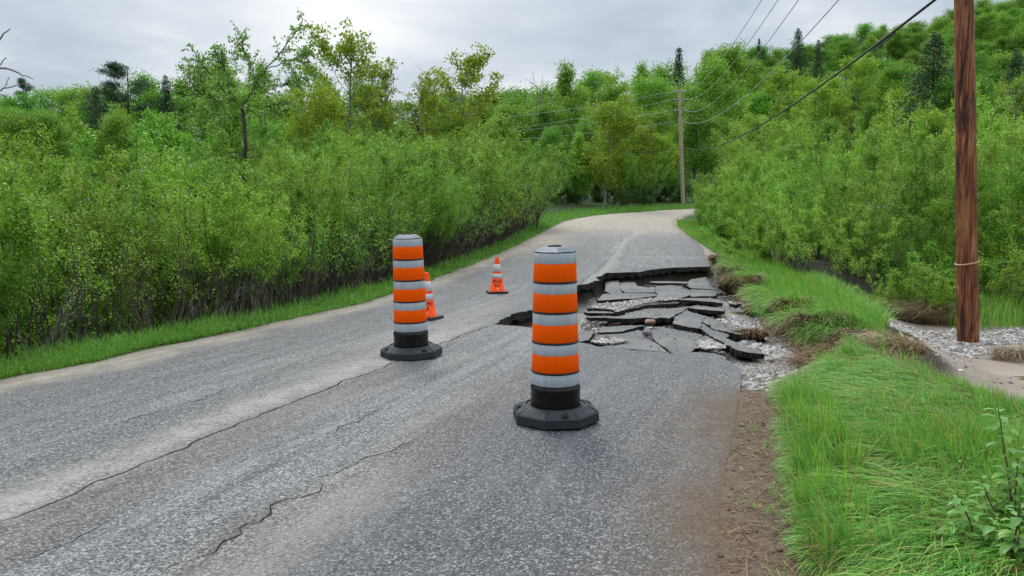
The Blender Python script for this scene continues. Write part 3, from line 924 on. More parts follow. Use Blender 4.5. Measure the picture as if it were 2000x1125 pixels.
def slab_mesh(xy, zfun, th, rng, jag=0.017):
    pts = []
    c0_ = xy.mean(0)
    xy = xy + (xy - c0_) / (np.hypot(*(xy - c0_).T)[:, None] + 1e-6) * 0.028
    n = len(xy)
    for i in range(n):
        a, b = xy[i], xy[(i + 1) % n]
        L = np.hypot(*(b - a)); k = max(1, int(L / 0.055))
        nn = np.array([-(b - a)[1], (b - a)[0]]) / (L + 1e-9)
        for q in range(k):
            pts.append(a + (b - a) * q / k + nn * rng.uniform(-jag, jag) * (1 if q else 0.3))
    pts = np.array(pts)
    area = 0.5 * np.sum(pts[:, 0] * np.roll(pts[:, 1], -1) - np.roll(pts[:, 0], -1) * pts[:, 1])
    if area < 0: pts = pts[::-1]
    c = pts.mean(0)
    N = len(pts)
    # inner points so that the top can sag and crumble a little
    lo, hi = pts.min(0), pts.max(0)
    gx_, gy_ = np.meshgrid(np.arange(lo[0], hi[0], 0.13), np.arange(lo[1], hi[1], 0.13))
    gp = np.stack([gx_.ravel(), gy_.ravel()], 1) + rng.uniform(-0.03, 0.03, (gx_.size, 2))
    gp = gp[poly_sd(pts, gp[:, 0], gp[:, 1]) > 0.05]
    allp = [Vector(p) for p in pts] + [Vector(p) for p in gp]
    v2, _, f2, _, _, _ = geometry.delaunay_2d_cdt(allp, [(i, (i + 1) % N) for i in range(N)], [], 1, 1e-6)
    v2 = np.array([tuple(v) for v in v2])
    f2 = np.array([tuple(f) for f in f2 if len(f) == 3])
    e = np.abs(poly_sd(pts, v2[:, 0], v2[:, 1]))
    ztop = zfun(v2[:, 0], v2[:, 1]) + 0.02 * (vnoise(v2[:, 0], v2[:, 1], 2.0, 2) - 0.5) - 0.008 * (e < 0.01)
    mb = MB()
    mb.add(np.stack([v2[:, 0] - c[0], v2[:, 1] - c[1], ztop], 1), f2, 0)
    zt = zfun(pts[:, 0], pts[:, 1]) + 0.02 * (vnoise(pts[:, 0], pts[:, 1], 2.0, 2) - 0.5) - 0.008
    tops = np.stack([pts[:, 0] - c[0], pts[:, 1] - c[1], zt], 1)
    ins = pts + (c - pts) * (0.02 / (np.hypot(*(c - pts).T)[:, None] + 1e-6)) + rng.uniform(-0.012, 0.012, pts.shape)
    bots = np.stack([ins[:, 0] - c[0], ins[:, 1] - c[1], zt - th * rng.uniform(0.8, 1.15, N)], 1)
    i = np.arange(N); j = (i + 1) % N
    mb.add(np.vstack([tops, bots]), np.stack([i, i + N, j + N, j], 1), 1)
    mb.ngon(bots[::-1], 1)
    return mb, c
CRUMBS = []
for poly, tilt, lean, lift, lab in SLABS:
    xy = np.array([PZ(*q) for q in poly])
    c = xy.mean(0)
    tt, ll = math.tan(R(tilt * (0.42 if tilt >= 5 else 0.2))), math.tan(R(lean * 0.5))
    zc_ = float(zs(c[1])) + lift * 0.3 - 0.03 * float(sstep(13, 17, c[1]))
    def zf(x, y, c=c, tt=tt, ll=ll, zc_=zc_):
        return zc_ + np.where(True, (c[1] - y) * tt, 0) + (x - c[0]) * ll - 0.018 * (y - c[1])
    if 'hinged' in lab or 'white gravel beside' in lab:
        zf = lambda x, y: np.minimum(-0.006, -0.045 * (np.asarray(y, float) - 8.35) - 0.006)
    kx, ky = scatter(int(14 + 16 * abs(np.ptp(xy[:, 0]) * np.ptp(xy[:, 1]))), xy, rng)
    CRUMBS.append((kx, ky, zf(kx, ky) + 0.008))
    mb, cc = slab_mesh(xy, zf, rng.uniform(0.045, 0.075), rng)
    o = mb.build('asphalt_slab', [M_SLAB, M_TAR])
    o.location = (cc[0], cc[1], 0)
    tag(o, lab, 'asphalt slab', 'broken asphalt slabs in the washout')
# stones lying on the gravel-strewn slabs and rubble below the far right corner
mb = MB()
for poly, n_, zadd in ((SLABS[8][0], 1500, 0.045), ([(200, 925), (330, 900), (560, 915), (600, 932), (420, 960), (230, 955)], 500, 0.012),
                       ([(1340, 930), (1470, 920), (1650, 985), (1640, 1010), (1400, 1015)], 700, 0.008)):
    pp = np.array([PZ(*q) for q in poly])
    x, y = scatter(n_, pp, rng)
    stones(mb, x, y, zs(y) + zadd + (pp.mean(0)[1] - y) * 0.04 * (zadd > 0.05), rng.gamma(2.2, 0.0040, n_) + 0.005, rng)
for (cx0, cy0, cz0) in CRUMBS:
    stones(mb, cx0, cy0, cz0, rng.gamma(1.6, 0.0030, len(cx0)) + 0.0015, rng)
tag(mb.build('slab_gravel', M_STONE), 'pale stones strewn on top of the broken slabs', 'gravel', kind='stuff')
M_RUBBLE = plain_mat('dark_rubble', (0.05, 0.045, 0.042), 0.75, 0.3, 0.5, 14, 0.6)
pp = np.array([PZ(*q) for q in [(1470, 175), (1560, 180), (1640, 320), (1660, 370), (1560, 380), (1500, 290)]])
x, y = scatter(42, pp, rng)
mb = MB()
for i in range(42):
    mb = MB()
    stones(mb, np.zeros(1), np.zeros(1), np.zeros(1), np.array([rng.uniform(0.06, 0.17)]), rng, 0.55, (ICO_V, ICO_F))
    o = mb.build('asphalt_lump', M_RUBBLE)
    o.location = (x[i], y[i], T(x[i], y[i]) + 0.04)
    o.rotation_euler = (rng.uniform(-.4, .4), rng.uniform(-.4, .4), 0)
    tag(o, 'dark lump of broken asphalt heaped between the far rim and the sod', 'asphalt lump', 'dark rubble at the far corner of the washout')
M_PINK = plain_mat('pinkish_stone', (0.36, 0.22, 0.16), 0.7, 0.3, 0.25, 12, 0.3)
M_GREYROCK = plain_mat('grey_rock', (0.20, 0.185, 0.165), 0.8, 0.25, 0.35, 14, 0.4)
for (zx, zy, sz, mt, lab) in ((835, 728, 0.075, M_PINK, 'smooth pinkish stone between the slabs'), (920, 665, 0.055, M_GREYROCK, 'rough grey stone standing on the central slab'),
                              (800, 850, 0.05, M_GREYROCK, 'grey stone jammed in the crack between the two front slabs')):
    p_ = PZ(zx, zy)
    mb = MB(); stones(mb, np.zeros(1), np.zeros(1), np.zeros(1), np.array([sz]), rng, 0.7, (ICO2_V, ICO2_F))
    o = mb.build('stone', mt, smooth=True); o.location = (p_[0], p_[1], float(zs(p_[1])) + 0.018)
    tag(o, lab, 'stone')
# chipped-off corner at the end of the sound road
xy = np.array([P(*q) for q in [(1424, 716), (1452, 716), (1468, 722), (1468, 742), (1450, 748), (1440, 735), (1434, 728)]])
mb, cc = slab_mesh(xy, lambda x, y: -0.07 - 0.05 * (np.asarray(x) - 2.2), 0.08, rng)
o = mb.build('asphalt_slab', [M_SLAB, M_TAR]); o.location = (cc[0], cc[1], 0)
tag(o, 'small dark chip broken from the road corner by the near gravel', 'asphalt slab', 'broken asphalt slabs in the washout')

# muddy water
m, t = new_mat('muddy_water')
co = t.n('ShaderNodeTexCoord').outputs['Object']
n = t.noise(co, 7, 3)
finish(t, princ(t, (0.15, 0.105, 0.06), 0.15, 0.35, n, 0.08, 0.01))
M_WATER = m
def pool(name, pts, z):
    mb = MB(); mb.ngon([(p[0], p[1], z) for p in pts]); return tag(mb.build(name, M_WATER), kind='structure')
pts = []
for a in np.linspace(0, 2 * math.pi, 40, endpoint=False):
    r_ = 1 + 0.25 * math.sin(3 * a + 1)
    pts.append((6.7 + 0.75 * r_ * math.cos(a), 9.2 + 0.22 * r_ * math.sin(a)))
pool('puddle', pts, T(6.7, 9.2) + 0.006)
pool('swamp_water', [(7.2, 15.2), (9.5, 15), (12.5, 16.5), (12, 20), (9.2, 21), (7.9, 18.5)], T(9.5, 17.5) + 0.06)

# ------------------------------------------------------------------ grass
def grass_mat(name, cols, trans=0.35):
    m, t = new_mat(name)
    rnd = t.n('ShaderNodeNewGeometry').outputs['Random Per Island']
    k = len(cols)
    c = t.ramp(rnd, cols)
    pos = t.n('ShaderNodeNewGeometry').outputs['Position']
    pn = t.noise(pos, 1.4, 3)
    c = t.mix(t.mr(pn, 0.3, 0.7, 0.0, 0.45), c, t.mix(1.0, c, (1.25, 1.12, 0.55), 'MULTIPLY'))
    a = princ(t, c, 0.42, 0.35)
    tr = t.n('ShaderNodeBsdfTranslucent', inp={'Color': c})
    finish(t, t.n('ShaderNodeMixShader', inp={0: trans, 1: a, 2: tr.outputs[0]}).outputs[0])
    return m
M_GRASS = grass_mat('grass_blade', [(0.0, (0.08, 0.25, 0.045)), (0.40, (0.14, 0.38, 0.055)), (0.75, (0.24, 0.50, 0.075)), (0.90, (0.38, 0.55, 0.09)), (0.95, (0.42, 0.36, 0.13)), (1.0, (0.42, 0.30, 0.14))])
M_VERGE = grass_mat('verge_blade', [(0.0, (0.085, 0.24, 0.035)), (0.5, (0.14, 0.345, 0.045)), (1.0, (0.25, 0.47, 0.07))])
M_BROWN = grass_mat('dead_blade', [(0.0, (0.10, 0.05, 0.022)), (0.5, (0.19, 0.105, 0.05)), (1.0, (0.33, 0.23, 0.12))], 0.15)

def blades(mb, x, y, z, length, width, lean, az, rng, seg=4, droop=1.0, mat=0, st0=0.35):
    """bent grass blades: each leaves the soil near upright and bows over towards az"""
    n = len(x)
    dx, dy = np.cos(az), np.sin(az)
    sx, sy = -dy, dx
    tw = rng.uniform(-0.9, 0.9, n)
    vs = np.zeros((n, seg + 1, 2, 3))
    px_, py_, pz_ = x.copy(), y.copy(), z.copy()
    th = lean * st0
    for k in range(seg + 1):
        f = k / seg
        wd = width * (1 - f ** 1.7) * 0.5 + 0.0004
        wx = sx * np.cos(tw) ; wy = sy * np.cos(tw); wz = np.sin(tw) * 0.6
        vs[:, k, 0] = np.stack([px_ - wx * wd, py_ - wy * wd, pz_ - wz * wd], 1)
        vs[:, k, 1] = np.stack([px_ + wx * wd, py_ + wy * wd, pz_ + wz * wd], 1)
        st = length / seg
        px_ = px_ + dx * np.sin(th) * st; py_ = py_ + dy * np.sin(th) * st; pz_ = pz_ + np.cos(th) * st
        th = th + lean * droop / seg
    v = vs.reshape(n, -1, 3)
    k = np.arange(seg) * 2
    q = np.stack([k, k + 1, k + 3, k + 2], 1)
    f = (q[None] + (np.arange(n) * (seg + 1) * 2)[:, None, None]).reshape(-1, 4)
    mb.add(v.reshape(-1, 3), f, mat)

rng = np.random.RandomState(8)
NEARG = np.array([P(*q) for q in [(1528, 758), (1540, 800), (1556, 870), (1574, 940), (1588, 1000), (1598, 1070), (1606, 1125), (1640, 1300), (2500, 1300),
                                  (2300, 970), (2100, 845), (2000, 800), (1900, 765), (1800, 726), (1745, 685), (1690, 652), (1695, 662), (1655, 700), (1592, 730)]])
mb = MB()
x, y = scatter(76000, NEARG, rng, lambda a, b: (vnoise(a + 3, b + 8, 1.6, 3) > 0.29) & (rng.rand(len(a)) < np.clip(4.2 / np.maximum(b, 1.5), 0.3, 1)))
flat = np.maximum(sstep(0.30, 0.48, vnoise(x + 11, y, 0.9, 2)) * 0.9 + 0.1, 0.93 * sstep(4.0, 6.0, y))
edge = np.clip(seg_dist(NEARG, x, y, True) / 0.25, 0.35, 1)
up = rng.rand(len(x)) > flat * 0.92
lean = np.where(up, rng.uniform(0.3, 1.3, len(x)), rng.uniform(1.5, 2.1, len(x)))
az = math.pi + 0.15 + (vnoise(x, y + 40, 0.7, 2) - 0.5) * 2.2 + (vnoise(x + 70, y, 2.6, 2) - 0.5) * 2.0 + rng.normal(0, 0.32, len(x))
az = np.where(up, az + rng.normal(0, 0.9, len(x)), az)
ln = rng.uniform(0.20, 0.42, len(x)) * np.where(up, 0.62, 1.0) * (0.35 + 0.65 * edge)
blades(mb, x, y, terrain(x, y) - 0.01, ln, rng.uniform(0.0045, 0.0105, len(x)), lean, az, rng, 5)
for (tp_, nt_, nb_, l0, l1) in ((NEARG, 60, 40, 0.16, 0.30), (np.array([P(*q) for q in [(1540, 800), (1570, 940), (1590, 1120), (1690, 1120), (1660, 900), (1600, 790)]]), 40, 60, 0.2, 0.36),
                                (np.array([P(*q) for q in [(1780, 735), (1900, 787), (2000, 824), (2000, 850), (1900, 805), (1780, 755)]]), 22, 40, 0.14, 0.26)):
    tx_, ty_ = scatter(nt_, tp_, rng)
    x = np.repeat(tx_, nb_) + rng.normal(0, 0.035, nt_ * nb_); y = np.repeat(ty_, nb_) + rng.normal(0, 0.035, nt_ * nb_)
    blades(mb, x, y, terrain(x, y) - 0.01, rng.uniform(l0, l1, len(x)), rng.uniform(0.005, 0.009, len(x)), rng.uniform(0.15, 1.0, len(x)), np.repeat(rng.uniform(2.2, 4.2, nt_), nb_) + rng.normal(0, 0.9, len(x)), rng, 5)
tx_, ty_ = scatter(34, np.vstack([RE[40:205:6] + (0.12, 0), NEARG[:7][::-1]]), rng, lambda a, b: (b > 2) & (b < 7))
x = np.repeat(tx_, 7) + rng.normal(0, 0.015, 34 * 7); y = np.repeat(ty_, 7) + rng.normal(0, 0.015, 34 * 7)
blades(mb, x, y, terrain(x, y), rng.uniform(0.05, 0.14, len(x)), rng.uniform(0.003, 0.005, len(x)), rng.uniform(0.9, 1.8, len(x)), rng.uniform(0, 6.28, len(x)), rng, 3)
grass = mb.build('bank_grass', M_GRASS)
tag(grass, 'long flood-combed grass lying over on the bank beside the muddy shoulder', 'grass', kind='stuff')
# thatch below
mb = MB()
x, y = scatter(16000, NEARG, rng)
blades(mb, x, y, terrain(x, y) - 0.005, rng.uniform(0.10, 0.30, len(x)), rng.uniform(0.003, 0.006, len(x)), rng.uniform(1.3, 1.8, len(x)), rng.uniform(0, 6.28, len(x)), rng, 3)
x, y = scatter(170, np.vstack([RE[20:205:6], NEARG[:8][::-1]]), rng, lambda a, b: (b > 2) & (b < 7) & (vnoise(a, b, 3.5, 2) + 0.25 * rng.rand(len(a)) > 0.62))
blades(mb, x, y, terrain(x, y) + 0.003, rng.uniform(0.05, 0.16, len(x)), rng.uniform(0.002, 0.004, len(x)), rng.uniform(1.35, 1.6, len(x)), rng.uniform(0, 6.28, len(x)), rng, 3, 0.1, 0, 0.95)
SHO = np.vstack([RE[40:205:6] + (0.05, 0), NEARG[:7][::-1]])
x, y = scatter(900, SHO, rng, lambda a, b: (b > 2) & (b < 7))
blades(mb, x, y, terrain(x, y) + 0.004, rng.uniform(0.02, 0.07, len(x)), rng.uniform(0.003, 0.008, len(x)), rng.uniform(1.4, 1.6, len(x)), rng.uniform(0, 6.28, len(x)), rng, 2, 0.05, 0, 1.0)
tag(mb.build('dead_thatch', M_BROWN), 'brown dead thatch showing between the combed grass and on the shoulder', 'dead grass', kind='stuff')

BANK = np.array([P(*q) for q in [(1323, 431), (1324, 442), (1345, 459), (1376, 480), (1410, 500), (1432, 520), (1450, 545), (1474, 566), (1494, 580), (1506, 602), (1528, 622), (1556, 640),
                                 (1596, 650), (1640, 664), (1690, 668), (1735, 672), (1720, 640), (1690, 612), (1640, 585), (1590, 560), (1530, 528), (1490, 500), (1450, 470), (1410, 448), (1365, 430)]])
mb = MB()
x, y = scatter(30000, BANK, rng, lambda a, b: rng.rand(len(a)) < np.clip(12.0 / b, 0.12, 1))
az = math.pi + 0.3 + (vnoise(x, y + 20, 0.6, 2) - 0.5) * 2.6 + rng.normal(0, 0.5, len(x))
d_ = seg_dist(WASH, x, y, True)
hang = (d_ < 0.4) & (y < 20)
az = np.where(hang, math.pi + 0.55 + rng.normal(0, 0.4, len(x)), az)
lean = np.where(hang, rng.uniform(1.3, 2.5, len(x)), np.where(rng.rand(len(x)) < 0.55, rng.uniform(0.9, 1.7, len(x)), rng.uniform(0.2, 0.9, len(x))))
far = np.clip(y / 9.0, 1, 4)
blades(mb, x, y, terrain(x, y) + 0.02 * hang, rng.uniform(0.17, 0.38, len(x)) * np.clip(d_ / 0.35, 0.55, 1) * np.where(y > 22, 0.75, 1), rng.uniform(0.006, 0.010, len(x)) * far ** 0.8, lean, az, rng, 4)
# torn roots and dead grass hanging down the scoured face of the bank
FACE = catmull([P(*q) for q in [(1402, 506), (1420, 520), (1432, 545), (1457, 569), (1474, 580), (1484, 600), (1508, 624), (1540, 645), (1570, 660), (1596, 672), (1590, 690), (1574, 706)]], 200)
k_ = rng.randint(0, 199, 5200)
fx = FACE[k_, 0] + rng.normal(0, 0.10, 5200) + 0.04; fy = FACE[k_, 1] + rng.normal(0, 0.10, 5200)
m_ = vnoise(fx, fy, 1.6, 2) > 0.36
fx, fy = fx[m_], fy[m_]
rb_ = MB()
blades(rb_, fx, fy, terrain(fx, fy) + 0.03, rng.uniform(0.10, 0.30, len(fx)), rng.uniform(0.004, 0.010, len(fx)) * np.clip(fy / 9, 1, 2), rng.uniform(1.3, 2.4, len(fx)), math.pi + 0.5 + rng.normal(0, 0.7, len(fx)), rng, 4)
tag(rb_.build('hanging_roots', M_BROWN), 'torn brown roots and dead grass hanging down the scoured face of the grass strip', 'roots', kind='stuff')
k_ = rng.randint(0, 199, 4200)
k_ = rng.randint(0, 160, 4200)
x = FACE[k_, 0] + np.abs(rng.normal(0.12, 0.12, 4200)); y = FACE[k_, 1] + rng.normal(0, 0.12, 4200)
m_ = vnoise(x + 5, y, 1.3, 2) > 0.42
x, y = x[m_], y[m_]
blades(mb, x, y, terrain(x, y) + 0.03, rng.uniform(0.2, 0.42, len(x)), rng.uniform(0.006, 0.010, len(x)) * np.clip(y / 9, 1, 2), rng.uniform(1.2, 2.5, len(x)), math.pi + 0.5 + rng.normal(0, 0.5, len(x)), rng, 4)
# tall sedge on the swamp side
SED = np.array([P(1560, 548), P(1640, 585), P(1720, 640), P(1740, 620), P(1700, 590), P(1600, 545)])
x, y = scatter(2500, SED, rng)
blades(mb, x, y, terrain(x, y) - 0.02, rng.uniform(0.2, 0.4, len(x)), rng.uniform(0.007, 0.013, len(x)), rng.uniform(0.3, 1.6, len(x)), rng.uniform(0, 6.28, len(x)), rng, 4)
SED2 = np.array([(7.6, 13.2), (13, 13.4), (13, 17), (8.0, 15.2)])
x, y = scatter(5000, SED2, rng)
blades(mb, x, y, terrain(x, y) - 0.02, rng.uniform(0.3, 0.65, len(x)), rng.uniform(0.007, 0.013, len(x)), rng.uniform(0.1, 0.8, len(x)), rng.uniform(0, 6.28, len(x)), rng, 4)
tag(mb.build('strip_grass', M_GRASS), 'tousled bright grass on the eroded strip between the gravel bed and the shrubs', 'grass', kind='stuff')

# verge along the thicket and beyond the bend
mb = MB()
n = 52000
k = rng.rand(n) ** 1.25
iS = np.interp(k, [0, 1], [100, 640])
i0 = np.clip(iS.astype(int), 0, NS - 2)
fr = (iS - i0)[:, None]
base = LE[i0] + (LE[i0 + 1] - LE[i0]) * fr
tg = LE[i0 + 1] - LE[i0]; tg /= np.linalg.norm(tg, axis=1)[:, None]
nrm = np.stack([-tg[:, 1], tg[:, 0]], 1)
wv = np.interp(base[:, 1], [5, 15, 30, 42, 60], [0.72, 0.70, 0.95, 2.4, 3.6])
off = 0.14 + np.abs(rng.normal(0, 0.55, n)) * wv * 0.9
off += 0.22 * (vnoise(base[:, 0], base[:, 1], 2.2, 2) - 0.3)
ok = off < wv + 0.7
b2 = base[ok] + nrm[ok] * np.maximum(off[ok], 0.05)[:, None]
x, y = b2[:, 0], b2[:, 1]
hh = (0.07 + 0.17 * sstep(0.1, 0.9, off[ok])) * rng.uniform(0.7, 1.35, len(x)) * (0.7 + 0.6 * vnoise(x, y, 1.1, 2)) * np.interp(y, [4, 9, 40], [0.9, 1.1, 1.25])
blades(mb, x, y, terrain(x, y) - 0.01, hh, rng.uniform(0.005, 0.009, len(x)) * np.clip(y / 7.0, 1, 6), rng.uniform(0.2, 1.7, len(x)), rng.uniform(0, 6.28, len(x)), rng, 3)
tag(mb.build('verge_grass', M_VERGE), 'short bright green grass verge along the thicket and round the bend', 'grass', kind='stuff')
print('grass done')

# ------------------------------------------------------------------ sod clumps with torn roots
M_ROOTSOIL = plain_mat('root_soil', (0.045, 0.026, 0.016), 0.95, 0.1, 0.5, 14, 1.0)
def sod(px, row, w_, d_, h_, label, green=True, rootn=420, z=None, az=math.pi + 0.9, hang=None):
    p_ = P(px, row)
    r_ = np.random.RandomState(int(px))
    zb = T(p_[0], p_[1])
    o = thing('sod_clump', (p_[0], p_[1], zb), label, 'sod clump', 'torn sod clumps along the gravel bed')
    v = ICO2_V.copy()
    v *= (1 + (r_.rand(len(v), 1) - 0.5) * 0.75)
    v = v * np.array([w_ / 2, d_ / 2, h_ * 0.6]) + np.array([0, 0, h_ * 0.35])
    b = MB(); b.add(v, ICO2_F); b.build('soil', M_ROOTSOIL, o)
    a = r_.uniform(0, 6.28, rootn); rr = np.sqrt(r_.uniform(0.15, 1, rootn))
    x = np.cos(a) * rr * w_ * 0.46; y = np.sin(a) * rr * d_ * 0.46
    z0 = h_ * (0.25 + 0.65 * np.sqrt(np.clip(1 - rr * rr, 0, 1)))
    b = MB()
    az_ = np.where(r_.rand(rootn) < 0.7, a, az + r_.normal(0, 0.5, rootn))
    blades(b, x, y, z0, r_.uniform(0.6, 1.2, rootn) * h_ * 0.9, r_.uniform(0.004, 0.010, rootn), r_.uniform(1.4, 2.8, rootn), az_, r_, 4)
    b.build('roots', M_BROWN, o)
    if green:
        n_ = 420
        a = r_.uniform(0, 6.28, n_); rr = np.sqrt(r_.uniform(0, 1, n_))
        x = np.cos(a) * rr * w_ * 0.5 + w_ * 0.12; y = np.sin(a) * rr * d_ * 0.5 + d_ * 0.12
        b = MB()
        blades(b, x, y, h_ * (0.85 - 0.4 * rr), r_.uniform(0.18, 0.4, n_), r_.uniform(0.006, 0.012, n_), r_.uniform(0.9, 2.3, n_), az + r_.normal(0, 0.8, n_), r_, 4)
        b.build('grass_tuft', M_GRASS, o)
    return o
sod(1600, 655, 0.85, 0.5, 0.22, 'large undercut sod clump with a dark root hollow at the gravel bend', rootn=450)
sod(1546, 618, 0.55, 0.5, 0.24, 'grassy sod clump with reddish roots in the middle of the strip')
sod(1452, 560, 1.0, 0.9, 0.32, 'bushy sod clump with hanging brown roots beside the pale gravel', rootn=700)
sod(1432, 535, 0.8, 0.8, 0.28, 'sod clump drooping over the gravel next to the dark rubble', rootn=600)
sod(1478, 598, 0.35, 0.3, 0.16, 'small orange-brown sod tuft at the foot of the strip', green=False)
sod(1464, 645, 0.42, 0.26, 0.14, 'red-brown root clump stranded alone on the gravel', green=False)
sod(1400, 506, 0.45, 1.3, 0.13, 'brown crumbling sod at the far rim of the washout', green=False)
sod(1668, 676, 0.40, 0.35, 0.12, 'brown thatch tuft at the near end of the gravel bend', green=False)
def thatch(px, row, w_, d_, h_, label, n_=500, zf=None, ln=(0.3, 0.6)):
    p_ = P(px, row, zf)
    r_ = np.random.RandomState(int(px) + 7)
    a = r_.uniform(0, 6.28, n_); rr = np.sqrt(r_.rand(n_))
    x = np.cos(a) * rr * w_ / 2; y = np.sin(a) * rr * d_ / 2
    b = MB()
    blades(b, x, y, h_ * (1 - rr ** 2) * r_.rand(n_) + 0.01, r_.uniform(*ln, n_), r_.uniform(0.005, 0.011, n_), r_.uniform(1.5, 1.95, n_), r_.normal(2.9, 0.7, n_), r_, 3)
    o = b.build('thatch_heap', M_STRAW)
    o.location = (p_[0], p_[1], T(p_[0], p_[1]))
    return tag(o, label, 'dead grass heap')
M_STRAW = grass_mat('straw', [(0.0, (0.17, 0.115, 0.07)), (0.5, (0.31, 0.22, 0.14)), (1.0, (0.46, 0.36, 0.24))], 0.1)
thatch(1752, 694, 0.6, 0.45, 0.09, 'combed heap of pale brown dead grass at the end of the strip', 700, ln=(0.15, 0.4))
thatch(1832, 612, 1.3, 1.0, 0.16, 'matted reed debris piled behind the foot of the reddish-brown pole', 900, -0.45, (0.4, 0.9))
thatch(1735, 600, 0.7, 0.5, 0.12, 'rusty dead reed tuft under the swamp shrubs', 400, -0.45, (0.2, 0.5))
thatch(1990, 692, 0.7, 0.4, 0.12, 'dark drift of plant debris on the mud by the frame edge', 400, -0.55, (0.15, 0.4))
for i, (px, row, w_, lab) in enumerate(((370, 640, 0.7, 'brown dead leaf heap at the thicket foot beside a green fern'), (160, 660, 0.9, 'brown dead bracken under the bare leaning stems'), (35, 690, 0.7, 'brown dead bracken near the start of the verge'))):
    p_ = P(px, row, -0.35)
    o = thatch(px, row, w_, 0.6, 0.3, lab, 450, -0.35, (0.12, 0.3))

# ------------------------------------------------------------------ trees and shrubs: prototypes
def grow(rng, p0, d0, length, r0, r1, nseg, wob, lift):
    """one wandering branch as a polyline"""
    pts = [np.array(p0, float)]
    d = np.array(d0, float); d /= np.linalg.norm(d)
    for _ in range(nseg):
        d = d + rng.normal(0, wob, 3) + np.array([0, 0, lift])
        d /= np.linalg.norm(d)
        pts.append(pts[-1] + d * length / nseg)
    return np.array(pts), np.linspace(r0, r1, nseg + 1)

def on(pts, f):
    n = len(pts) - 1
    i = min(int(f * n), n - 1); t = f * n - i
    return pts[i] * (1 - t) + pts[i + 1] * t, pts[i + 1] - pts[i]

def side(rng, d, ang):
    d = d / np.linalg.norm(d)
    u, v = frame_of(d)
    a = rng.uniform(0, 6.28)
    return d * math.cos(ang) + (u * math.cos(a) + v * math.sin(a)) * math.sin(ang)

def along(rng, pts, n, spread, lo=0.15):
    f = rng.uniform(lo, 1.02, n) * (len(pts) - 1)
    i = np.clip(f.astype(int), 0, len(pts) - 2); t = (f - i)[:, None]
    return pts[i] * (1 - t) + pts[i + 1] * t + rng.normal(0, spread, (n, 3))

def make_shrub(seed, H=4.0, stems=11, leaves=13000, leafL=0.060, leafW=0.036, spread=0.5, low=0.22, twigs=15, bark=None, lm='thicket', cluster=0.045):
    rng = np.random.RandomState(seed)
    wood, pos = MB(), []
    tw_all = []
    for s in range(stems):
        a = rng.uniform(0, 6.28)
        ln = H * rng.uniform(0.72, 1.1)
        tilt = rng.uniform(0.08, spread)
        d = (math.cos(a) * math.sin(tilt), math.sin(a) * math.sin(tilt), math.cos(tilt))
        b = (math.cos(a) * rng.uniform(0.03, 0.35), math.sin(a) * rng.uniform(0.03, 0.35), -0.1)
        pts, rad = grow(rng, b, d, ln, rng.uniform(0.014, 0.026), 0.003, 9, 0.085, 0.03)
        tube(wood, pts, rad, 4, caps=False)
        for k in range(twigs):
            f = rng.uniform(low, 0.99)
            p, dd = on(pts, f)
            tl = rng.uniform(0.35, 0.95) * (1.15 - f * 0.75) * H / 4
            tp, tr = grow(rng, p, side(rng, dd, rng.uniform(0.5, 1.05)), tl, 0.0065 * (1.2 - f), 0.0015, 4, 0.16, 0.10)
            tube(wood, tp, tr, 3, caps=False)
            tw_all.append((tp, tl * (0.45 + 0.9 * f)))
            for q in range(2):
                p2, d2 = on(tp, rng.uniform(0.3, 0.9))
                sp, _ = grow(rng, p2, side(rng, d2, rng.uniform(0.5, 1.0)), tl * 0.5, 0.003, 0.001, 3, 0.2, 0.08)
                tw_all.append((sp, tl * 0.5 * (0.45 + 0.9 * f)))
        tw_all.append((pts[-4:], 0.5))
    tot = sum(x[1] for x in tw_all)
    for tp, wgt in tw_all:
        n = rng.poisson(leaves * wgt / tot)
        if n: pos.append(along(rng, tp, n, cluster))
    pos = np.vstack(pos)
    fol = MB()
    leaf_quads(fol, pos, leafL, leafW, rng, 0.6)
    return [('stems', wood.mesh('stems', bark or BARK)), ('foliage', fol.mesh('foliage', LEAF[lm]))]

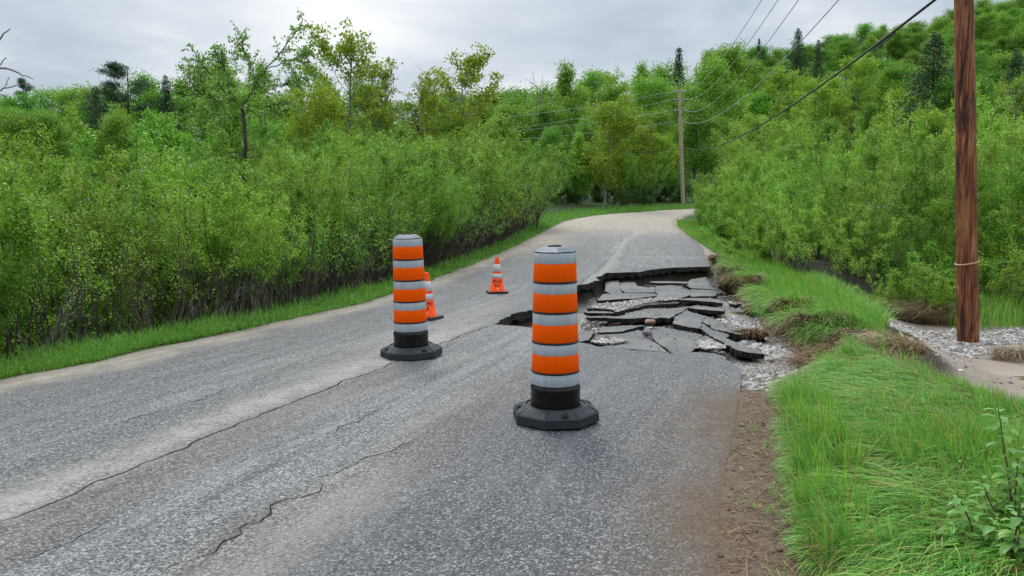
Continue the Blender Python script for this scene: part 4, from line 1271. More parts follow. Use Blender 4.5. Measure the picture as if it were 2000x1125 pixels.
def make_tree(seed, H=12.0, crown=0.55, cr=3.2, leaves=9000, leafL=0.2, leafW=0.13, limbs=16, lm='maple', bark=None, trunk_r=0.14, shape='round', clump=0.32, lean=0.0, gap=0.0, sub=6):
    """a tapered trunk, limbs that fork twice, and leaves in clumps round the ends of the twigs"""
    rng = np.random.RandomState(seed)
    wood = MB(); ends = []
    tp, tr = grow(rng, (0, 0, -0.3), (lean, 0, 1), H * 0.94, trunk_r, 0.02, 12, 0.035, 0.03)
    tube(wood, tp, tr, 7)
    for k in range(limbs):
        u = (k + rng.uniform(0, 1)) / limbs
        f = 1 - crown + crown * u * 0.97
        p, dd = on(tp, f)
        if shape == 'round': prof = math.sqrt(max(0.05, 1 - (2 * u - 0.85) ** 2 / 1.4))
        elif shape == 'column': prof = 0.55 + 0.5 * math.sin(math.pi * min(1, u * 1.05)) - 0.35 * u
        else: prof = 1.05 - 0.9 * u
        ln = cr * prof * rng.uniform(0.7, 1.15)
        a = k * 2.4 + rng.uniform(-0.5, 0.5)
        el = rng.uniform(0.15, 0.6) + (0.45 if shape == 'column' else 0.1) + 0.35 * u
        d = np.array([math.cos(a) * math.cos(el), math.sin(a) * math.cos(el), math.sin(el)])
        lp, lr = grow(rng, p, d, ln, trunk_r * 0.32 * (1.15 - u), 0.012, 6, 0.13, 0.05)
        tube(wood, lp, lr, 4, caps=False)
        for q in range(sub):
            g_ = rng.uniform(0.3, 1.0)
            p2, d2 = on(lp, g_)
            l2 = ln * rng.uniform(0.22, 0.45)
            sp, sr = grow(rng, p2, side(rng, d2, rng.uniform(0.4, 1.0)), l2, 0.018, 0.006, 4, 0.16, 0.06)
            tube(wood, sp, sr, 3, caps=False)
            if rng.rand() > gap: ends.append((sp, l2))
        ends.append((lp[-3:], ln * 0.35))
    ends.append((tp[-3:], cr * 0.5))
    tot = sum(e[1] for e in ends)
    pos = []
    for sp, wg in ends:
        n = rng.poisson(leaves * wg / tot)
        if n:
            nb = max(1, n // 45)
            cc = along(rng, sp, nb, clump * 0.7, 0.1)
            pos.append(cc[rng.randint(0, nb, n)] + rng.normal(0, 1, (n, 3)) * clump * np.array([1, 1, 0.75]))
    pos = np.vstack(pos)
    fol = MB()
    leaf_quads(fol, pos, leafL, leafW, rng, 0.45)
    return [('trunk', wood.mesh('trunk', bark or BARK_D)), ('crown', fol.mesh('crown', LEAF[lm]))]

def make_spruce(seed, H=12.0, Rb=2.2, dens=1.0, droop=0.25, power=0.85):
    rng = np.random.RandomState(seed)
    wood, fol = MB(), MB()
    tube(wood, [(0, 0, -0.3), (0.03, 0, H * 0.5), (0, 0.02, H)], [H * 0.013, H * 0.008, 0.012], 6)
    z = H * 0.06
    pos, dr_ = [], []
    while z < H * 0.985:
        u = z / H
        Lb = Rb * (1 - u) ** power * rng.uniform(0.75, 1.15) + 0.10
        nb = rng.randint(4, 7)
        a0 = rng.uniform(0, 6.28)
        for k in range(nb):
            a = a0 + k * 6.28 / nb + rng.uniform(-0.35, 0.35)
            L = Lb * rng.uniform(0.65, 1.15)
            d = np.array([math.cos(a), math.sin(a), 0.15 - droop])
            bp, br = grow(rng, (0, 0, z), d, L, 0.022 * (1.1 - u), 0.005, 4, 0.06, 0.06)
            tube(wood, bp, br, 3, caps=False)
            n = int(30 * L * dens) + 8
            pp = along(rng, bp, n, 0.05 + 0.07 * L, 0.1)
            pp[:, 2] -= np.abs(rng.normal(0, 0.08, n))
            dd = np.tile(d, (n, 1)) + rng.normal(0, 0.45, (n, 3)); dd[:, 2] -= 0.25
            pos.append(pp); dr_.append(dd)
        z += rng.uniform(0.20, 0.34) * (H / 12) ** 0.5
    pos = np.vstack(pos); dr_ = np.vstack(dr_)
    leaf_quads(fol, pos, 0.32, 0.085, rng, 0.6, dirs=dr_ * 1.6)
    return [('trunk', wood.mesh('trunk', BARK_D)), ('crown', fol.mesh('crown', LEAF['needle']))]

def make_pine(seed, H=13.0, full=1.0):
    rng = np.random.RandomState(seed)
    wood, fol = MB(), MB()
    tp, tr = grow(rng, (0, 0, -0.3), (0.04, 0, 1), H * 0.97, 0.2, 0.03, 10, 0.025, 0.05)
    tube(wood, tp, tr, 7)
    pos = []
    for k in range(int(24 * full)):
        u = (k + rng.rand()) / (24 * full)
        p, dd = on(tp, 0.30 + 0.70 * u)
        a = rng.uniform(0, 6.28)
        if rng.rand() < 0.35: a = math.pi + rng.normal(0, 0.3)
        L = (3.9 - 2.3 * u) * rng.uniform(0.6, 1.2)
        lp, lr = grow(rng, p, (math.cos(a), math.sin(a), 0.18), L, 0.05 * (1.1 - u), 0.012, 6, 0.08, 0.055)
        tube(wood, lp, lr, 4, caps=False)
        for q in range(10):
            p2, d2 = on(lp, rng.uniform(0.25, 1.0))
            sp, sr = grow(rng, p2, side(rng, d2, rng.uniform(0.4, 0.9)), L * 0.25, 0.012, 0.005, 3, 0.1, 0.06)
            tube(wood, sp, sr, 3, caps=False)
            n = int(70 * full)
            c = along(rng, sp, n, 0.0, 0.3)
            pos.append(c + rng.normal(0, 1, (n, 3)) * np.array([0.30, 0.30, 0.085]))
    leaf_quads(fol, np.vstack(pos), 0.24, 0.06, rng, 0.3)
    return [('trunk', wood.mesh('trunk', BARK_D)), ('crown', fol.mesh('crown', LEAF['pine']))]

def make_bare(seed, H=9.0, bark=None, leaves=500):
    rng = np.random.RandomState(seed)
    wood, fol = MB(), MB()
    pos = []
    tp, tr = grow(rng, (0, 0, -0.3), (0, 0, 1), H, 0.11, 0.012, 10, 0.05, 0.03)
    tube(wood, tp, tr, 6)
    for k in range(16):
        f = 0.35 + 0.63 * k / 16
        p, dd = on(tp, f)
        lp, lr = grow(rng, p, side(rng, dd, rng.uniform(0.4, 0.8)), H * 0.3 * (1.25 - f), 0.03 * (1.2 - f) + 0.008, 0.008, 6, 0.12, 0.10)
        tube(wood, lp, lr, 4, caps=False)
        for q in range(7):
            p2, d2 = on(lp, rng.uniform(0.25, 1))
            sp, sr = grow(rng, p2, side(rng, d2, rng.uniform(0.3, 0.8)), H * 0.1, 0.012, 0.005, 4, 0.15, 0.1)
            tube(wood, sp, sr, 3, caps=False)
            pos.append(along(rng, sp, max(1, leaves // 110), 0.1))
    leaf_quads(fol, np.vstack(pos), 0.12, 0.08, rng)
    return [('trunk', wood.mesh('trunk', bark or BARK_G)), ('crown', fol.mesh('crown', LEAF['yellow']))]

class Proto:
    """one kind of plant: meshes shared by all of its copies"""
    def __init__(self, name, parts, H, mats=None):
        self.name, self.parts, self.H = name, parts, H

    def put(self, x, y, z, h, rz, label, cat, group=None, wide=1.0):
        o = thing(self.name, (x, y, z), label, cat, group, rz)
        s = h / self.H
        o.scale = (s * wide, s * wide, s)
        for nm, me in self.parts:
            link(nm, me, o)
        return o

SHRUBS = [Proto('thicket_shrub', make_shrub(100 + i, 4.0, stems=10 + i % 4, leaves=15500, low=0.30), 4.0) for i in range(5)]
FRONTS = [Proto('thicket_shrub', make_shrub(150 + i, 4.0, stems=17, leaves=15000, low=0.56, spread=0.5, twigs=15), 4.0) for i in range(4)]
TWIGGY = [Proto('thicket_shrub', make_shrub(170 + i, 4.0, stems=22, leaves=2600, low=0.38, spread=0.7, twigs=11), 4.0) for i in range(4)]
WILLOWS = [Proto('willow_shrub', make_shrub(200 + i, 4.0, stems=10, leaves=15500, leafL=0.064, leafW=0.032, spread=0.36, low=0.18, lm='willow', twigs=17), 4.0) for i in range(4)]
SPARSE = [Proto('alder_sapling', make_shrub(300 + i, 4.0, stems=6, leaves=4200, leafL=0.075, leafW=0.05, spread=0.28, low=0.20, lm='willow', twigs=14), 4.0) for i in range(3)]
DENSE = [Proto('leafy_shrub', make_shrub(350 + i, 2.2, stems=14, leaves=9000, leafL=0.085, leafW=0.055, spread=0.75, low=0.05, lm='broad', twigs=12), 2.2) for i in range(2)]
LOWS = [Proto('leafy_shrub', make_shrub(360 + i, 2.2, stems=14, leaves=10000, leafL=0.062, leafW=0.036, spread=0.7, low=0.08, lm='thicket', twigs=12), 2.2) for i in range(2)]
MAPLES = [Proto('maple_tree', make_tree(400 + i, 12, 0.88, 3.5, 17000, 0.22, 0.15, 28, 'maple', shape='round', clump=0.45), 12.0) for i in range(5)]
TALL = [Proto('birch_tree', make_tree(420 + i, 12, 0.88, 2.6, 13000, 0.19, 0.125, 26, 'willow', BARK_G, shape='column', clump=0.28), 12.0) for i in range(3)]
YELLOW = [Proto('yellow_birch', make_tree(440 + i, 11, 0.85, 3.0, 11000, 0.18, 0.12, 24, 'yellow', BARK_G, shape='round', clump=0.28, gap=0.12), 11.0) for i in range(2)]
SPRUCE = [Proto('spruce_tree', make_spruce(460 + i, 12, 4.0, 0.8, 0.28, 0.85), 12.0) for i in range(2)]
THIN = Proto('spruce_tree', make_spruce(470, 12, 3.0, 0.7, 0.32, 0.9), 12.0)
BARE = [Proto('grey_tree', make_bare(480 + i), 9.0) for i in range(2)]
PINE = Proto('white_pine', make_pine(490, 13), 13.0)
ASPEN = [Proto('golden_aspen', make_tree(500 + i, 11, 0.76, 3.0, 7000, 0.16, 0.13, 26, 'gold', BARK_G, 0.12, 'round', 0.19, gap=0.10, sub=8), 11.0) for i in range(2)]
GOLDT = Proto('golden_tree', make_tree(510, 9, 0.86, 2.7, 12000, 0.15, 0.11, 24, 'gold', BARK_G, 0.11, 'round', 0.27), 9.0)
print('protos done')

PLACED = []
def top_z(row, y): return CAMH + (HOR - row) / F * y * 1.0
rng = np.random.RandomState(77)
U_ = rng.uniform

def plant(proto, px, y, toprow, label, cat, group=None, wide=1.0, rz=None, zoff=-0.03):
    x = (px - CX) / F * y
    z = T(x, y)
    h = max(0.8, top_z(toprow, y) - z)
    return proto.put(x, y, z + zoff, h, U_(0, 6.28) if rz is None else rz, label, cat, group, wide)

# ---- the thicket left of the road, in rows set back from the verge
near_top = lambda px: np.interp(px, [-300, 0, 100, 250, 400, 480, 600, 750, 850, 950, 1030, 1070, 1100], [235, 240, 232, 215, 268, 262, 245, 250, 252, 222, 232, 262, 300])
def zone_left(px):
    for lim, ph in ((130, 'at the end nearest the bare branches'), (330, 'below the white pine'), (540, 'in front of the spreading elm'), (760, 'left of the rear drum'),
                    (850, 'right behind the rear drum'), (985, 'behind the two cones'), (2000, 'where the road bends')):
        if px < lim: return ph
ROWS = [('front', 1.5, 1.2, 0.74), ('second', 2.5, 1.45, 0.88), ('third', 4.6, 1.8, 0.93), ('fourth', 7.0, 2.3, 1.0), ('back', 10.0, 3.0, 1.0)]
RLAB = {'front': 'leafy shrub with bare dark stems at the verge', 'second': 'green thin-stemmed shrub behind the verge row',
        'third': 'bushy green shrub in the heart of the thicket', 'fourth': 'tall yellow-green shrub deep in the thicket', 'back': 'tall shrub forming the top line of the thicket'}
segL = np.concatenate([[0], np.cumsum(np.hypot(*np.diff(LE, axis=0).T))])
nL = 0
for rn, off, gap, fh in ROWS:
    s = 0.0
    i_end = 395
    while True:
        s += gap * U_(0.75, 1.25)
        i = int(np.searchsorted(segL, s))
        if i >= NS - 2: break
        b = LE[i]; tg = LE[i + 1] - LE[i]; tg /= np.linalg.norm(tg)
        nrm_ = np.array([-tg[1], tg[0]])
        oo = off * U_(0.85, 1.15) * (0.85 + 0.35 * sstep(25, 40, b[1]))
        p_ = b + nrm_ * oo
        if p_[1] < 3.6 or p_[1] > 43: continue
        px = CX + F * p_[0] / p_[1]
        if px < -420 or px > 1085: continue
        tr_ = near_top(px) + U_(-6, 30) + (1 - fh) * 0
        z = T(p_[0], p_[1])
        hmax = top_z(near_top(px) + U_(-8, 22), p_[1]) - z
        h = hmax * (fh if fh < 1 else 1.0) * U_(0.9, 1.05)
        if abs(px - 478) < 46 and p_[1] < 17.2: h = min(h, top_z(352 + U_(-8, 10), p_[1]) - z)
        h = max(1.6, min(h, 7.5))
        pr = TWIGGY[rng.randint(4)] if (rn == 'front' and rng.rand() < (0.62 if px < 700 else 0.45)) else FRONTS[rng.randint(4)] if (rn in ('front', 'second') and rng.rand() < 0.85) else SHRUBS[rng.randint(5)] if (rng.rand() < 0.72) else WILLOWS[rng.randint(4)]
        o = pr.put(p_[0], p_[1], z - 0.05, h, U_(0, 6.28), RLAB[rn] + ' ' + zone_left(px), 'shrub', 'shrubs of the thicket left of the road', wide=1.0 if h < 4.2 else 4.2 / h * 1.08)
        nL += 1
for off_, lo_, hi_ in ((4.2, 4.0, 13.0), (6.5, 4.0, 15.0)):
    s_ = 0.0
    for i in range(60, NS - 2, 1):
        b = LE[i]
        if b[1] < lo_ or b[1] > hi_: continue
        if s_ > 0: s_ -= np.hypot(*(LE[i + 1] - LE[i])); continue
        tg = LE[i + 1] - LE[i]; tg /= np.linalg.norm(tg)
        p_ = b + np.array([-tg[1], tg[0]]) * off_ * U_(0.9, 1.1)
        LOWS[rng.randint(2)].put(p_[0], p_[1], T(p_[0], p_[1]) - 0.05, U_(1.2, 1.9), U_(0, 6.28), 'low bush in the shade of the thicket ' + zone_left(CX + F * p_[0] / p_[1]), 'bush', 'low bushes inside the left thicket', wide=1.35)
        s_ = 1.7
print('left shrubs', nL)

# ---- shrubs right of the road
rt_top = lambda px: np.interp(px, [1350, 1375, 1420, 1470, 1520, 1600, 1700, 1800, 1900, 2000, 2200], [345, 318, 290, 262, 240, 226, 212, 205, 185, 165, 150])
def zone_right(px):
    for lim, ph in ((1430, 'where the road disappears round the bend'), (1540, 'above the torn grass strip'), (1690, 'over the large sod clump'),
                    (1850, 'between the gravel bed and the reddish-brown pole'), (1930, 'directly behind the reddish-brown pole'), (4000, 'beyond the reddish-brown pole')):
        if px < lim: return ph
nR = 0
RR = [('front', 'bright willow shrub at the grass edge'), ('second', 'fine-leaved green shrub behind the front willows'), ('third', 'tall light green shrub in the swampy thicket'), ('back', 'pale green shrub topping the swampy thicket'), ('far', 'green shrub deep behind the swampy thicket')]
FRONT = np.array([(1374, 425, 41), (1395, 436, 36), (1430, 455, 29), (1480, 500, 21.5), (1540, 530, 17.6), (1600, 555, 15.8), (1670, 575, 15.6), (1750, 570, 16.4), (1850, 575, 16.8), (1960, 575, 15.8), (2060, 575, 15.2)], float)
for k, (rn, lab) in enumerate(RR):
    back = [0.3, 2.2, 5.0, 9.0, 14.5][k]
    px = 1372.0 + k * 8
    while px < 2080:
        yb = np.interp(px, FRONT[:, 0], FRONT[:, 2])
        y = yb + back * U_(0.8, 1.25) + (0 if k else U_(-0.2, 0.5))
        x = (px - CX) / F * y
        z = T(x, y)
        hm = top_z(rt_top(px) + U_(-10, 30), y) - z
        fh = [0.55, 0.78, 0.95, 1.0, 0.9][k]
        h = max(1.8, min(hm * fh * U_(0.9, 1.08), 8.5))
        if k == 0 and U_() < 0.45: pr = SPARSE[rng.randint(3)]
        elif U_() < 0.7: pr = WILLOWS[rng.randint(4)]
        else: pr = SPARSE[rng.randint(3)] if k > 1 else SHRUBS[rng.randint(5)]
        pr.put(x, y, z - 0.05, h, U_(0, 6.28), lab + ' ' + zone_right(px), 'shrub', 'shrubs of the swampy thicket right of the road', wide=1.0 if h < 4.5 else 4.5 / h * 1.05)
        nR += 1
        px += [1.3, 1.6, 2.0, 2.4, 2.6][k] * U_(0.75, 1.25) * F / y
print('right shrubs', nR)
for y0_, lo_, hi_ in ((21.0, 1520, 2060), (27.0, 1450, 2060), (34.0, 1420, 2060)):
    px = lo_ * 1.0
    while px < hi_:
        y = y0_ * U_(0.94, 1.06); x = (px - CX) / F * y
        LOWS[rng.randint(2)].put(x, y, T(x, y) - 0.05, U_(1.3, 2.1), U_(0, 6.28), 'low shade bush filling the swampy thicket ' + zone_right(px), 'bush', 'low bushes under the swampy thicket', wide=1.35)
        px += 2.4 * U_(0.8, 1.2) * F / y
# low leafy bushes
for px, y, tr_, lab in ((1790, 14.6, 505, 'low round leafy bush between the sod strip and the pole'), (1735, 15.0, 540, 'low yellow-green bush leaning over the silt'),
                        (1960, 15.0, 480, 'leafy bush just beyond the pole above the sedge'), (1840, 15.6, 470, 'broad-leaved bush touching the pole from behind')):
    plant(WILLOWS[rng.randint(4)] if 'yellow' in lab else LOWS[rng.randint(2)], px, y, tr_, lab, 'bush', wide=1.3)
for px, y, tr_, lab in ((1262, 62, 352, 'dark big-leaved bush in the shade at the far verge, widest of three'), (1285, 67, 335, 'big-leaved bush with pale undersides beside the far pole'), (1220, 61, 366, 'low dark bush at the far verge left of the pale-leaved one')):
    plant(DENSE[rng.randint(2)], px, y, tr_, lab, 'bush', wide=1.0)

# ---- trees beyond
sky_row = lambda px: np.interp(px, [-200, 0, 40, 110, 150, 200, 255, 300, 360, 400, 500, 600, 640, 700, 790, 820, 860, 960, 1000, 1040, 1110, 1150, 1200, 1235, 1280, 1318, 1350, 1395, 1430, 1500, 1590, 1620, 1680, 1740, 1800, 1850, 1920, 2000, 2200],
                               [195, 192, 196, 176, 168, 176, 150, 140, 138, 116, 100, 140, 150, 160, 196, 190, 185, 182, 180, 170, 150, 138, 132, 112, 122, 125, 108, 72, 90, 104, 90, 70, 55, 55, 40, 24, 6, -8, -20])
def zone_far(px):
    for lim, ph in ((120, 'near the bare-limbed snag'), (330, 'around the white pine'), (610, 'behind the spreading elm'), (800, 'behind the first golden aspen'), (970, 'behind the second golden aspen'),
                    (1150, 'beyond the bend'), (1310, 'behind the round golden tree'), (1400, 'right behind the far pole'), (1520, 'under the sagging power lines'),
                    (1680, 'below the thick black cable'), (1770, 'around the small distant pole'), (1860, 'beside the large dark spruce'), (9999, 'behind the reddish-brown pole')):
        if px < lim: return ph
DEPTH = {0: 'at the foot of the woods', 1: 'low on the wooded rise', 2: 'halfway up the wooded rise', 3: 'high on the wooded rise', 4: 'on the skyline'}
nT = 0
def forest(y0, spacing_m, lo_px, hi_px, frac, depth_i, pmix):
    """one rank of trees at about distance y0; their tops run at the given fraction between thicket top and skyline"""
    global nT
    px = lo_px + U_(0, 30)
    while px < hi_px:
        y = y0 * U_(0.93, 1.08)
        nearr = near_top(px) if px < 1090 else np.interp(px, [1090, 1300, 1380, 1450, 1600, 2000], [300, 330, 300, 270, 235, 190])
        row = sky_row(px) + (nearr - sky_row(px)) * frac + U_(-4, 22) * (0.6 if frac == 0 else 1)
        x = (px - CX) / F * y
        z = T(x, y)
        h = top_z(row, y) - z
        h = max(6.0, min(h, 19.0))
        if y < 66 and abs(px - 1333) < 70:
            px += 20; continue
        q = U_()
        a, b, c_, d_ = pmix
        if q < a: pr, nm, cat = MAPLES[rng.randint(5)], 'rounded green tree', 'tree'
        elif q < a + b: pr, nm, cat = TALL[rng.randint(3)], 'narrow light green tree', 'tree'
        elif q < a + b + c_: pr, nm, cat = YELLOW[rng.randint(2)], 'yellow-green spring tree', 'tree'
        elif q < a + b + c_ + d_: pr, nm, cat = SPRUCE[rng.randint(2)], 'dark conifer', 'conifer'
        else: pr, nm, cat = BARE[rng.randint(2)], 'grey bare tree', 'tree'
        pr.put(x, y, z - 0.1, h, U_(0, 6.28), '%s %s %s' % (nm, DEPTH[depth_i], zone_far(px)), cat, 'trees of the woods beyond the road', wide=(1.0 if h < 13 else 13 / h) * (1.0 if y0 < 100 else 1.28))
        nT += 1
        px += spacing_m * U_(0.75, 1.25) * F / y
forest(50, 3.2, -60, 900, 0.75, 0, (0.75, 0.2, 0.05, 0.0))
forest(78, 4.0, -60, 1000, 0.35, 1, (0.72, 0.18, 0.05, 0.03))
forest(120, 4.6, -60, 1080, 0.0, 4, (0.78, 0.12, 0.0, 0.05))
forest(64, 3.2, 1060, 1385, 0.72, 0, (0.62, 0.35, 0.03, 0.0))
forest(74, 3.4, 1000, 1420, 0.42, 1, (0.62, 0.3, 0.05, 0.0))
forest(95, 4.2, 940, 1440, 0.12, 3, (0.65, 0.2, 0.05, 0.05))
forest(130, 5.0, 940, 1440, 0.0, 4, (0.7, 0.15, 0.05, 0.05))
forest(58, 3.4, 1400, 2060, 0.88, 0, (0.30, 0.50, 0.15, 0.0))
forest(80, 4.0, 1400, 2060, 0.70, 1, (0.40, 0.25, 0.30, 0.03))
forest(108, 4.2, 1400, 2060, 0.50, 2, (0.46, 0.16, 0.30, 0.05))
forest(140, 4.6, 1390, 2060, 0.30, 3, (0.62, 0.16, 0.16, 0.05))
forest(175, 5.0, 1390, 2060, 0.14, 3, (0.78, 0.12, 0.08, 0.02))
forest(192, 5.0, 1385, 2060, 0.06, 3, (0.85, 0.15, 0.0, 0.0))
forest(212, 4.6, 1380, 2060, 0.0, 4, (0.85, 0.15, 0.0, 0.0))
# undergrowth along the far side of the bend
for k_, (yy, lo_, hi_, gap_) in enumerate(((62, 1080, 1345, 2.4), (66, 1060, 1360, 2.6), (57, 900, 1085, 2.6))):
    px = lo_
    while px < hi_:
        y = yy * U_(0.985, 1.02)
        x = (px - CX) / F * y
        z = T(x, y)
        if y < 65.5 and abs(px - 1333) < 48:
            px += 20; continue
        SHRUBS[rng.randint(5)].put(x, y, z - 0.05, U_(3.0, 4.8), U_(0, 6.28), ['shady shrub at the far verge of the bend', 'shady shrub in the second rank beyond the bend', 'green shrub behind the thicket end by the bend'][k_] + (' ' + zone_far(px) if k_ < 2 else ''), 'shrub', 'undergrowth along the far side of the bend')
        px += gap_ * U_(0.8, 1.2) * F / y
print('far trees', nT)

px = 1080
while px < 1372:
    y = 65.6 * U_(0.99, 1.02); x = (px - CX) / F * y
    DENSE[rng.randint(2)].put(x, y, T(x, y) - 0.05, U_(1.7, 2.8), U_(0, 6.28), 'dark bush in the shade along the far verge ' + zone_far(px), 'bush', 'shady bushes along the far verge', wide=1.2)
    px += 2.0 * U_(0.8, 1.2) * F / y
# ---- trees one can name
plant(ASPEN[0], 684, 46, 68, 'tall golden-leaved aspen with sky showing through its crown', 'tree', wide=1.15)
plant(ASPEN[1], 745, 48, 120, 'golden aspen leaning out on the lower shoulder of the tallest one', 'tree', wide=0.9)
plant(ASPEN[1], 892, 47, 93, 'rounded golden-leaved aspen standing apart above the thicket', 'tree', wide=1.15, rz=2.0)
plant(ASPEN[0], 828, 50, 158, 'shorter sparse golden aspen just left of the rounded one', 'tree', wide=0.75)
plant(GOLDT, 640, 38, 150, 'dense golden-green tree at the foot of the tallest aspen', 'tree', wide=0.85)
plant(GOLDT, 1180, 60, 188, 'round golden-green tree on the far side of the bend', 'tree', wide=1.15)
plant(GOLDT, 1246, 66, 235, 'smaller golden-green tree between the round one and the far pole', 'tree', wide=0.9)
plant(WILLOWS[1], 1032, 39, 222, 'full light green poplar at the thicket end beside the bend', 'tree', wide=1.05)
plant(TALL[1], 965, 41, 208, 'pale green poplar next to the one at the thicket end', 'tree', wide=1.2)
plant(TALL[2], 1112, 84, 114, 'slender pale green poplar rising above the woods past the bend', 'tree', wide=0.9)
plant(BARE[0], 1045, 86, 164, 'grey bare-twigged tree beside the slender poplar', 'tree')
plant(PINE, 262, 70, 118, 'white pine with flat layered branches reaching left', 'pine', rz=0.0, wide=1.0)
plant(PINE, 74, 120, 156, 'small far white pine with an open fan of branches', 'pine', rz=2.0, wide=0.7)
plant(SPRUCE[0], 202, 62, 172, 'dark spruce beside the layered white pine', 'spruce', wide=0.8)
plant(SPRUCE[1], 338, 80, 150, 'dark spruce half hidden left of the elm', 'spruce', wide=0.8)
plant(THIN, 1318, 118, 98, 'thin dark spruce on the skyline above the far pole', 'spruce', wide=0.75)
plant(THIN, 1470, 165, 82, 'very narrow dark spruce between the power lines', 'spruce', wide=0.45)
plant(SPRUCE[1], 1544, 170, 64, 'dark spruce standing clear of the skyline', 'spruce', wide=0.9)
plant(SPRUCE[0], 1805, 78, 72, 'large dark spruce on the hillside close to the reddish-brown pole', 'spruce', wide=1.15)
plant(SPRUCE[1], 1962, 84, 100, 'dark spruce on the hillside past the reddish-brown pole', 'spruce', wide=0.9)
plant(SPRUCE[1], 1583, 130, 85, 'dark spruce just below the skyline behind the thick cable', 'spruce', wide=0.7)
plant(THIN, 1655, 92, 190, 'small dark spruce below the yellow-green trees', 'spruce', wide=0.8)
plant(YELLOW[0], 1660, 100, 112, 'bright yellow-green tree standing out in the middle of the hillside', 'tree', wide=1.1)
plant(YELLOW[1], 1535, 88, 140, 'bright yellow-green tree left of the small distant pole', 'tree', wide=1.1)
plant(YELLOW[0], 1592, 84, 150, 'second bright yellow-green tree left of the small distant pole', 'tree', wide=1.1, rz=1.0)
plant(WILLOWS[0], 1490, 40, 185, 'feathery bright green willow above the shrubs by the bend', 'tree', wide=1.0)
plant(WILLOWS[2], 1456, 44, 215, 'feathery willow close behind the shrubs by the bend', 'tree', wide=1.0)

# the elm: a bare crooked trunk that forks into one wide fan
def make_elm():
    rng = np.random.RandomState(9)
    y = 16.5
    base = at(478, 420, y)
    z0 = T(base[0], y)
    o = thing('elm_tree', (base[0], y, z0), 'spreading elm with a crooked bare trunk and one long branch reaching up to the right', 'tree')
    L = lambda px, row, dy=0: at(px, row, y + dy) - np.array([base[0], y, z0])
    wood, fol = MB(), MB()
    tr = [np.array([0, 0, -0.2]), L(480, 380), L(476, 330), L(480, 285), L(477, 240), L(474, 215)]
    tube(wood, tr, [0.062, 0.054, 0.048, 0.043, 0.039, 0.035], 8)
    limbs = [([L(474, 215), L(462, 195, -0.4), L(445, 175, -0.8), L(425, 160, -1.2), L(400, 128, -1.4), L(378, 98, -1.5)], 0.0192),
             ([L(474, 215), L(490, 185, 0.2), L(500, 160, 0.4), L(520, 135, 0.5), L(545, 105, 0.6), L(577, 62, 0.6), L(592, 38, 0.6)], 0.0212),
             ([L(500, 160, 0.4), L(490, 130, 1.0), L(478, 100, 1.4), L(470, 75, 1.6)], 0.0135),
             ([L(520, 135, 0.5), L(560, 120, 0), L(590, 108, -0.3), L(600, 98, -0.4)], 0.0115),
             ([L(445, 175, -0.8), L(440, 140, 0), L(430, 115, 0.3), L(420, 95, 0.3)], 0.0115),
             ([L(490, 185, 0.2), L(530, 175, 1.2), L(570, 160, 1.6), L(600, 150, 1.6)], 0.0115),
             ([L(462, 195, -0.4), L(430, 195, -1.5), L(400, 185, -1.9), L(375, 170, -2.0)], 0.0115),
             ([L(474, 215), L(500, 215, -1), L(530, 205, -1.6), L(555, 195, -1.8)], 0.0108),
             ([L(476, 225), L(450, 230, 0.9), L(420, 225, 1.3), L(395, 215, 1.3)], 0.0100)]
    pos = []
    for pts, r0 in limbs:
        pts = catmull(pts, 22)
        pts[1:-1] += rng.normal(0, 0.02, (20, 3))
        tube(wood, pts, np.linspace(r0, 0.008, 22), 5)
        for k in range(26):
            p, d = on(pts, rng.uniform(0.22, 1.0))
            ln = rng.uniform(0.22, 0.58)
            sp, sr = grow(rng, p, side(rng, d, rng.uniform(0.5, 1.0)), ln, 0.009, 0.003, 4, 0.13, 0.0)
            sp[:, 2] -= np.linspace(0, 1, len(sp)) ** 2 * 0.12
            tube(wood, sp, sr, 3, caps=False)
            pos.append(along(rng, sp, 24, 0.03, 0.1))
    for row, sx in ((300, -1), (310, 1), (295, 1)):       # small dead spurs and a leaf tuft on the trunk
        sp, sr = grow(rng, L(478, row), (sx, rng.uniform(-0.3, 0.3), 0.1), 0.4, 0.014, 0.004, 4, 0.2, -0.05)
        tube(wood, sp, sr, 3)
    leaf_quads(fol, np.vstack(pos), 0.07, 0.038, rng, 0.5)
    wood.build('trunk', BARK_D, o)
    fol.build('crown', LEAF['elm'], o)
make_elm()

# the bare snag whose limbs reach in at the frame edge
def make_snag():
    rng = np.random.RandomState(3)
    y = 13.5
    b = at(-150, 600, y); z0 = T(b[0], y)
    o = thing('dead_tree', (b[0], y, z0), 'dead tree whose bare grey limbs reach in over the thicket', 'dead tree')
    L = lambda px, row, dy=0: at(px, row, y + dy) - np.array([b[0], y, z0])
    wood = MB()
    tube(wood, [np.array([0, 0, -0.2]), L(-140, 450), L(-120, 300), L(-110, 180), L(-90, 60), L(-70, -40)], [0.14, 0.12, 0.10, 0.08, 0.05, 0.02], 7)
    for pts, r in (([L(-112, 200), L(-60, 170), L(-10, 135), L(20, 136), L(45, 146), L(65, 155)], 0.03), ([L(-105, 150), L(-40, 120), L(0, 74), L(12, 62), L(20, 55)], 0.022),
                   ([L(-60, 170), L(-20, 180), L(10, 172), L(40, 166), L(60, 162)], 0.018), ([L(-40, 120), L(-5, 130), L(6, 118), L(14, 114)], 0.014), ([L(10, 172), L(14, 160), L(18, 150)], 0.008),
                   ([L(-20, 180), L(4, 186), L(20, 190)], 0.012)):
        p = catmull(pts, 16); p[1:-1] += rng.normal(0, 0.008, (14, 3))
        tube(wood, p, np.linspace(r, 0.006, 16), 5)
    wood.build('limbs', BARK_G, o)
make_snag()

